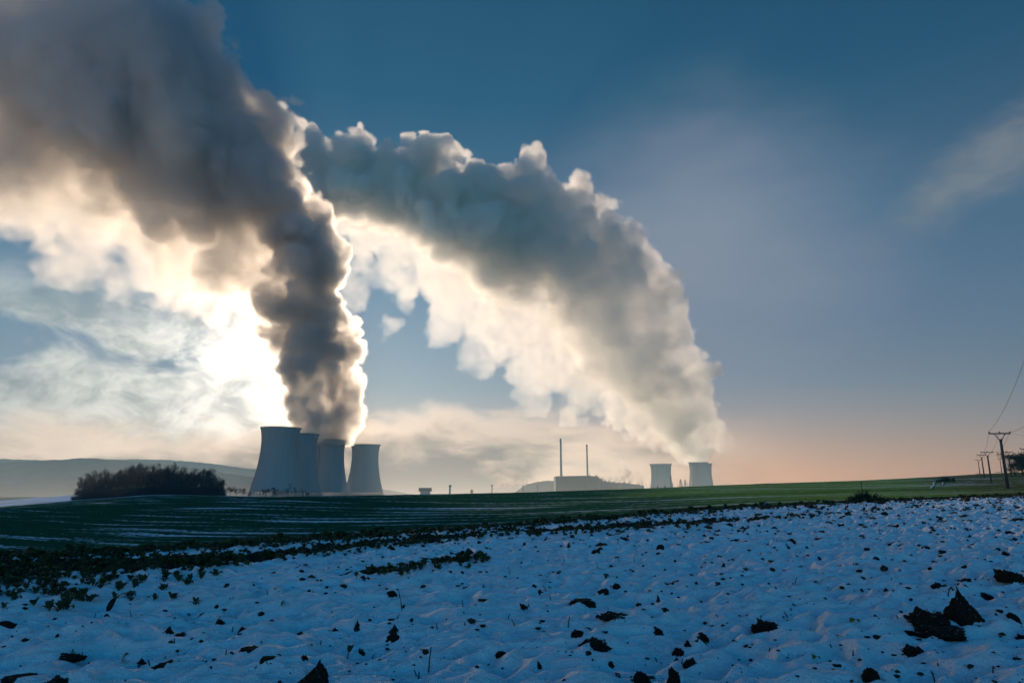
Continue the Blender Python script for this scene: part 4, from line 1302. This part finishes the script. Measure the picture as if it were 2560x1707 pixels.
# ------------------------------------------------------------------ clods
m_soil, t, b, _ = mat_nodes('wet_soil')
gp = t.n.new('ShaderNodeTexCoord').outputs['Object']
nz = t.xyz(t.n.new('ShaderNodeNewGeometry').outputs['Normal'])[2]
crumb = t.mix(t.smooth(t.noise(gp, 9.0, 8.0, 0.75), 0.35, 0.65), (0.014, 0.011, 0.008, 1), (0.065, 0.048, 0.034, 1))
dust = t.m('MULTIPLY', t.smooth(nz, 0.55, 0.85), t.smooth(t.noise(gp, 4.0, 5.0, 0.7), 0.58, 0.68))
t.set(b, 'Base Color', t.mix(dust, crumb, (0.7, 0.72, 0.76, 1)))
t.set(b, 'Roughness', 0.95); t.set(b, 'Specular IOR Level', 0.1)
bump = t.n.new('ShaderNodeBump'); bump.inputs['Strength'].default_value = 1.0; bump.inputs['Distance'].default_value = 0.06
t.set(bump, 'Height', t.noise(gp, 16.0, 8.0, 0.75)); t.t.links.new(bump.outputs[0], b.inputs['Normal'])
m_straw = plain('dead_grass', (0.045, 0.038, 0.022), 0.9, 0.3, 8.0)
m_leaf = plain('rape_leaf', (0.020, 0.038, 0.010), 0.6, 0.45, 6.0, 0.3)
m_leafy = plain('yellow_leaf', (0.16, 0.13, 0.02), 0.6, 0.3, 8.0)

def clod_mesh(seed, shape):
    """unit clod: base radius about 1, height about 1"""
    from mathutils import noise
    bm = bmesh.new()
    bmesh.ops.create_icosphere(bm, subdivisions=5, radius=1.0)
    off = Vector((seed * 7.3, seed * 3.1, seed * 1.7))
    rng = random.Random(seed)
    lean = Vector((rng.uniform(-.22, .22), rng.uniform(-.15, .15), 0))
    for v in bm.verts:
        p = v.co.copy()
        n = noise.fractal(p * 1.5 + off, 0.7, 2.0, 6) * 0.27 + noise.noise(p * 5 + off) * 0.14 + noise.noise(p * 11 + off) * 0.09 + noise.noise(p * 23 + off) * 0.05 + abs(noise.noise(p * 2.6 + off)) * 0.22
        p *= 1 + n
        if shape == 'cone':
            s = max(0.2, 1 - max(p.z, 0) * 0.66); p.x *= s; p.y *= s
        elif shape == 'slab':
            p.z = min(p.z, 0.62 + 0.10 * noise.noise(p * 3 + off))
        elif shape == 'ragged':
            p.z *= 0.72 + 0.75 * max(0, noise.noise(Vector((p.x, p.y, 0)) * 2.2 + off))
        p += lean * max(p.z, 0)
        if p.z < -0.25: p.z = -0.25
        v.co = p
    me = bpy.data.meshes.new('soil_clod'); bm.to_mesh(me); bm.free()
    me.materials.append(m_soil)
    for f in me.polygons: f.use_smooth = rng.random() < 2
    return me
CLODS = {(s, sh): clod_mesh(s, sh) for s, sh in [(1, 'cone'), (2, 'cone'), (3, 'lump'), (4, 'lump'), (5, 'slab'), (6, 'slab'), (7, 'ragged'), (8, 'ragged'), (9, 'ragged'), (10, 'lump')]}

def tuft_mesh(seed, n, mat, name):
    rng = random.Random(seed)
    bm = bmesh.new()
    for _ in range(n):
        a = rng.uniform(0, 2 * math.pi); q = rng.random() ** 0.5 * 0.6
        p0 = Vector((q * math.cos(a), q * math.sin(a), -0.1))
        L = rng.uniform(0.4, 1.0)
        d = Vector((math.cos(a) * rng.uniform(0, .9), math.sin(a) * rng.uniform(0, .9), 1)).normalized()
        p1 = p0 + d * L * 0.6; p2 = p1 + (d + Vector((math.cos(a), math.sin(a), -0.3)) * 0.5).normalized() * L * 0.45
        s = Vector((-math.sin(a), math.cos(a), 0)) * 0.028
        v = [bm.verts.new(x) for x in (p0 - s, p0 + s, p1 + s * .8, p1 - s * .8)]
        bm.faces.new(v); w = bm.verts.new(p2); bm.faces.new((v[3], v[2], w))
    me = bpy.data.meshes.new(name); bm.to_mesh(me); bm.free(); me.materials.append(mat)
    return me
TUFTS = [tuft_mesh(s, 34, m_straw, 'grass_tuft') for s in (1, 2, 3)]

def clod(px, py_base, w_px, h_px, key, label, group=None, tuft=None, rz=None, yd=1.0):
    p = on_snow(px, py_base)
    s = mpp(py_base, p.y)
    o = bpy.data.objects.new('soil_clod', CLODS[key])
    COL.objects.link(o)
    hw = w_px * s / 2 / 1.15
    o.location = p - Vector((0, -hw * 0.6, 0.012 + 0.16 * h_px * s / 1.25))
    o.scale = (hw, hw * yd, max(h_px * s / 1.08, 0.012))
    o.rotation_euler = (0, 0, rz if rz is not None else (px * 1.7) % 0.8 - 0.4)
    tag(o, label, 'soil clod', group)
    if tuft is not None:
        g = bpy.data.objects.new('grass_tuft', TUFTS[tuft]); COL.objects.link(g); g.parent = o
        g.location = (0.1, -0.2, 0.55); g.scale = (0.8, 0.8, 0.75)
    return o
BIG = [
    (2427, 1537, 98, 62, (1, 'cone'), 'big pointed cone-shaped soil clod standing highest out of the snow', None),
    (2337, 1563, 116, 44, (7, 'ragged'), 'broad ragged clod with grass on top beside the cone-shaped one', 0),
    (2369, 1585, 116, 32, (5, 'slab'), 'flat slab-like clod lying in front of the broad ragged one', None),
    (2475, 1499, 46, 17, (3, 'lump'), 'flattish clod just behind the big cone-shaped one', None),
    (2536, 1444, 66, 26, (8, 'ragged'), 'lumpy dark clod cut by the right picture edge', None),
    (779, 1712, 100, 54, (2, 'cone'), 'big clod with straw on its back at the bottom edge', 1),
    (1608, 1714, 52, 38, (4, 'lump'), 'rough clod with snow against it at the bottom edge, left one of a pair', None),
    (1686, 1714, 36, 46, (10, 'lump'), 'upright rough clod at the bottom edge, right one of a pair', None),
    (138, 1712, 70, 22, (7, 'ragged'), 'wide clod at the bottom edge with thin stalks, second from the corner', 2),
    (30, 1702, 82, 22, (6, 'slab'), 'long low clod in the bottom left corner', None),
    (2184, 1698, 46, 32, (3, 'lump'), 'round clod alone near the bottom right', None),
    (978, 1594, 52, 32, (2, 'cone'), 'pointed clod with a small lump at its left foot, right of the smaller pointed one', None),
    (893, 1573, 30, 22, (1, 'cone'), 'smaller pointed clod leaning right', None),
    (1489, 1618, 76, 27, (9, 'ragged'), 'long two-humped clod with bristly right end', 0),
    (1538, 1542, 78, 15, (7, 'ragged'), 'long thin ridge of soil above the two-humped clod', None),
    (1449, 1588, 40, 15, (4, 'lump'), 'small low clod left of the two-humped one', None),
    (1647, 1583, 32, 16, (3, 'lump'), 'round clod with two short stalks before it', 2),
    (1648, 1504, 22, 16, (1, 'cone'), 'small peaked clod in the middle of clean snow', None),
    (1698, 1636, 32, 15, (10, 'lump'), 'rounded clod between two snow drifts, alone', None),
    (1926, 1575, 78, 30, (8, 'ragged'), 'grassy tussock clod bristling with blades', 1),
    (1760, 1602, 36, 26, (9, 'ragged'), 'irregular clod with a notch beside a blurred hollow', None),
    (157, 1648, 74, 16, (7, 'ragged'), 'wide flat clod with upright stalks near the left side', 2),
    (416, 1580, 28, 16, (2, 'cone'), 'small peaked clod at the left end of a broken chain', None),
    (452, 1590, 46, 13, (9, 'ragged'), 'broken chain of crumbs right of the small peaked clod', None),
    (618, 1626, 48, 16, (5, 'slab'), 'flat dark clod near the yellow leaf, toward the middle', None),
    (665, 1650, 40, 20, (6, 'slab'), 'slanting clod below the flat one, left of the tall straw', None),
    (548, 1560, 20, 12, (3, 'lump'), 'roundish clod beside a leaning stalk', None),
    (1310, 1520, 34, 14, (8, 'ragged'), 'crumbly clod midway up the snow, near the middle', None),
    (2290, 1632, 60, 22, (7, 'ragged'), 'ragged clod in a hollow below the slab-like one', None),
    (2540, 1552, 34, 22, (4, 'lump'), 'two-part clod near the right picture edge', None),
]
for px, py, w, h, key, lab, tf in BIG:
    clod(px, py, w, h, key, lab, None, tf)
rng = random.Random(77)
keys = list(CLODS)
spots = [(p[0], p[1]) for p in BIG]
n = 0
while n < 262:
    px = rng.uniform(-20, 2580)
    py = 1262 + (1705 - 1262) * rng.random() ** 1.7
    e = np.interp(px, EDGE_PX, EDGE_PY)
    if py < e + 14 or rng.random() > np.interp(px, [0, 900, 1700, 2560], [0.25, 0.45, 0.9, 1.0]): continue
    if any(abs(px - a) < 34 and abs(py - c_) < 13 for a, c_ in spots): continue
    sc = np.interp(py, [1260, 1350, 1500, 1700], [8, 11, 14, 18]) * math.exp(rng.gauss(-0.15, 0.5))
    spots.append((px, py))
    clod(px, py, sc, sc * rng.uniform(0.28, 0.62), rng.choice(keys), 'small dark soil clod poking through the snow among many alike', 'small soil clods scattered over the snow', None, rng.uniform(-3, 3))
    n += 1

# crumbs of soil lying everywhere between the clods: far too many to count
rng = random.Random(31)
VV, FF, bi = [], [], 0
bm = bmesh.new(); bmesh.ops.create_icosphere(bm, subdivisions=1, radius=1.0)
cv = np.array([v.co[:] for v in bm.verts]); bm.verts.index_update(); cf = [[v.index for v in f.verts] for f in bm.faces]; bm.free()
nr = np.random.default_rng(8)
for i in range(1900):
    px = rng.uniform(-60, 2620); e = float(np.interp(px, EDGE_PX, EDGE_PY)); py = e + 4 + (1704 - e) * rng.random() ** 2.8
    if rng.random() > np.interp(px, [0, 900, 1700, 2560], [0.4, 0.55, 0.9, 1.0]): continue
    p = on_snow(px, py); s = mpp(py, p.y) * np.interp(py, [1260, 1350, 1500, 1700], [3.0, 3.0, 3.2, 3.6]) * math.exp(rng.gauss(-0.25, 0.6))
    v = cv * (1 + 1.1 * (nr.random((len(cv), 1)) - 0.5)) * np.array([[s * rng.uniform(0.8, 1.7), s * rng.uniform(0.7, 1.3), s * rng.uniform(0.4, 0.8)]])
    a = rng.uniform(0, 6.28); ca_, sa_ = math.cos(a), math.sin(a)
    VV.append(np.stack([v[:, 0] * ca_ - v[:, 1] * sa_ + p.x, v[:, 0] * sa_ + v[:, 1] * ca_ + p.y, v[:, 2] + p.z], -1))
    FF += [[bi + j for j in f] for f in cf]; bi += len(v)
me = bpy.data.meshes.new('soil_crumbs'); me.from_pydata(np.concatenate(VV).tolist(), [], FF); me.materials.append(m_soil)
o = bpy.data.objects.new('soil_crumbs', me); COL.objects.link(o)
tag(o, 'countless dark crumbs of soil strewn over the snow', kind='stuff')

# ------------------------------------------------------------------ leafy plants in strips
def leaf_faces(bm, rng, base, direction, L, w):
    """one broad lobed leaf, curled, as a strip of faces"""
    up = Vector((0, 0, 1)); side = direction.cross(up).normalized()
    rows = []
    for i in range(6):
        u = i / 5
        c = base + direction * L * u + up * L * (0.75 * u - 0.95 * u * u)
        ww = w * math.sin(math.pi * min(1, 0.12 + u * 0.93)) ** 0.8 * (1 + 0.15 * rng.uniform(-1, 1)) + 0.004
        rows.append([bm.verts.new(c + side * ww * q + up * abs(q) * ww * 0.35) for q in (-1, 0, 1)])
    for a, c in zip(rows, rows[1:]):
        bm.faces.new((a[0], a[1], c[1], c[0])); bm.faces.new((a[1], a[2], c[2], c[1]))
def rosette(seed):
    rng = random.Random(seed)
    bm, st = bmesh.new(), bmesh.new()
    for i in range(rng.randint(6, 10)):
        a = i * 2.4 + rng.uniform(-.4, .4)
        el = rng.uniform(0.25, 1.2)
        d = Vector((math.cos(a) * math.cos(el), math.sin(a) * math.cos(el), math.sin(el)))
        s = 0.25 * d
        add_tube(st, [(0, 0, -0.05), s], [0.03, 0.018], 4, False)
        leaf_faces(bm, rng, s, d, rng.uniform(0.5, 0.95), rng.uniform(0.16, 0.30))
    out = []
    for nm, q, mt in (('leaf_rosette', bm, m_leaf), ('stem', st, m_straw)):
        me = bpy.data.meshes.new(nm); q.to_mesh(me); q.free(); me.materials.append(mt)
        for f in me.polygons: f.use_smooth = True
        out.append(me)
    return out
ROS = [rosette(s) for s in range(7)]
def plant(px, py, size_px, rng):
    p = on_snow(px, py); s = size_px * mpp(py, p.y)
    a, c = ROS[rng.randrange(7)]
    o = bpy.data.objects.new('leafy_plant', a); COL.objects.link(o)
    o.location = p - Vector((0, 0, 0.01)); o.scale = (s * 0.62, s * 0.62, s * rng.uniform(0.5, 0.85)); o.rotation_euler = (rng.uniform(-.2, .2), rng.uniform(-.2, .2), rng.uniform(0, 6.28))
    tag(o, 'dark green broad-leaved plant growing through the snow in a strip', 'plant', 'broad-leaved plants in strips on the snow')
    g = bpy.data.objects.new('stem', c); COL.objects.link(g); g.parent = o
rng = random.Random(9)
cand = []
while len(cand) < 1500:
    px = rng.uniform(-30, 2590); e = float(np.interp(px, EDGE_PX, EDGE_PY)); py = e + rng.random() ** 1.5 * 150
    if rng.random() < float(band_of(np.array(px), np.array(py))) ** 1.2: cand.append((py - e * 0 + (1400 - e) * 0.0, px, py))
cand.sort(key=lambda c: -c[2])
size_at = lambda px, py: max(7.0, 0.19 / mpp(py, max(on_snow(px, py).y, 3.0)) * rng.uniform(0.6, 1.25))
for i, (_, px, py) in enumerate(cand[:270]):
    plant(px, py, size_at(px, py), rng)
VV, FF, bi = [], [], 0
for _, px, py in cand[270:]:
    p = on_snow(px, py); s = size_at(px, py) * mpp(py, p.y)
    me = ROS[rng.randrange(7)][0]
    v = np.empty(len(me.vertices) * 3); me.vertices.foreach_get('co', v); v = v.reshape(-1, 3)
    a = rng.uniform(0, 6.28); ca, sa = math.cos(a), math.sin(a); w = s * 0.62; hh = s * rng.uniform(0.5, 0.9)
    VV.append(np.stack([(v[:, 0] * ca - v[:, 1] * sa) * w + p.x, (v[:, 0] * sa + v[:, 1] * ca) * w + p.y, v[:, 2] * hh + p.z - 0.01], -1))
    FF += [[bi + j for j in f.vertices] for f in me.polygons]; bi += len(v)
for i in range(2600):                                        # weeds along the far edge of the snow
    px = rng.uniform(-60, 2650); e = float(np.interp(px, EDGE_PX, EDGE_PY))
    k = kt(px, e)[0]; ye_ = float(edge_y(np.array(k))) * rng.uniform(0.93, 1.12); x = k * ye_
    z = max(float(land_z(x, ye_)), SLOPE * x + (float(snow_h(x, ye_)) if ye_ < 0.98 * float(edge_y(np.array(k))) else -9))
    me = ROS[rng.randrange(7)][0]
    v = np.empty(len(me.vertices) * 3); me.vertices.foreach_get('co', v); v = v.reshape(-1, 3)
    s = rng.uniform(0.12, 0.34)
    VV.append(np.stack([v[:, 0] * s + x, v[:, 1] * s + ye_, v[:, 2] * s * 0.8 + z - 0.02], -1))
    FF += [[bi + j for j in f.vertices] for f in me.polygons]; bi += len(v)
me = bpy.data.meshes.new('ground_cover'); me.from_pydata(np.concatenate(VV).tolist(), [], FF); me.materials.append(m_leaf)
o = bpy.data.objects.new('ground_cover', me); COL.objects.link(o)
tag(o, 'dense strip of dark weeds and leaves along the far edge of the snow', kind='stuff')

# ------------------------------------------------------------------ straws and single leaves
def stalk(px, py, h_px, lean, label, leaf=False, group=None):
    p = on_snow(px, py); s = mpp(py, p.y); h = h_px * s
    root = empty('stalk', p - Vector((0, 0, 0.02)), label=label, cat='stalk', group=group)
    bm = bmesh.new(); add_tube(bm, [(0, 0, 0), (lean * h * 0.4, 0, h * 0.55), (lean * h, 0, h)], [0.0055, 0.005, 0.004], 6); link('stem', bm, m_straw, root)
    if leaf:
        bm = bmesh.new(); leaf_faces(bm, random.Random(3), Vector((lean * h, 0, h - 0.01)), Vector((0.25, -0.2, 0.9)).normalized(), 0.075, 0.032); link('leaf', bm, m_leaf, root)
    return root
stalk(1071, 1684, 66, 0.08, 'tallest straw standing alone upright in the snow')
stalk(867, 1646, 24, 0.25, 'short stalk carrying a single drooping leaf', True)
stalk(930, 1645, 14, 0.3, 'very short straw between the leaf stalk and the tallest straw')
stalk(538, 1560, 24, 0.45, 'leaning straw left of the roundish clod')
stalk(1420, 1568, 30, 0.15, 'fine bent straw left of the small low clod')
stalk(2369, 1490, 27, 0.4, 'leaning straw just left of the big cone-shaped clod')
stalk(2482, 1678, 18, 0.1, 'short thick straw near the bottom right corner')
stalk(2338, 1703, 32, -0.2, 'thin blade leaning left at the bottom edge')
stalk(1005, 1526, 40, -0.2, 'long fine straw above the pointed clod')
rng = random.Random(21)
for i in range(60):
    px, py = rng.uniform(20, 2540), 1400 + 300 * rng.random()
    stalk(px, py, rng.uniform(8, 22), rng.uniform(-.5, .5), 'fine short straw sticking out of the snow', False, 'fine straws in the snow')
for px, py, w, lab, mt in [(302, 1662, 27, 'round green leaf standing on edge in the snow, largest single leaf', m_leaf), (2128, 1556, 24, 'yellow leaf lying on the snow left of the broad ragged clod', m_leafy), (1371, 1470, 9, 'small yellow-green leaf on clean snow', m_leafy), (1514, 1448, 12, 'olive leaf standing in clean snow', m_leaf), (2198, 1328, 10, 'pale yellow leaf far up the snow at the right', m_leafy), (2032, 1647, 20, 'pale green leaf lying in a hollow', m_leafy), (702, 1515, 14, 'small olive leaf left of the crumbly clods', m_leaf)]:
    p = on_snow(px, py); s = w * mpp(py, p.y)
    bm = bmesh.new(); leaf_faces(bm, random.Random(int(px)), Vector((0, 0, 0)), Vector((0.4, 0.25, 0.75)).normalized() if mt is m_leaf else Vector((0.9, 0.3, 0.15)).normalized(), s * 1.1, s * 0.48)
    tag(link('fallen_leaf', bm, mt, None, True, p), lab, 'leaf')
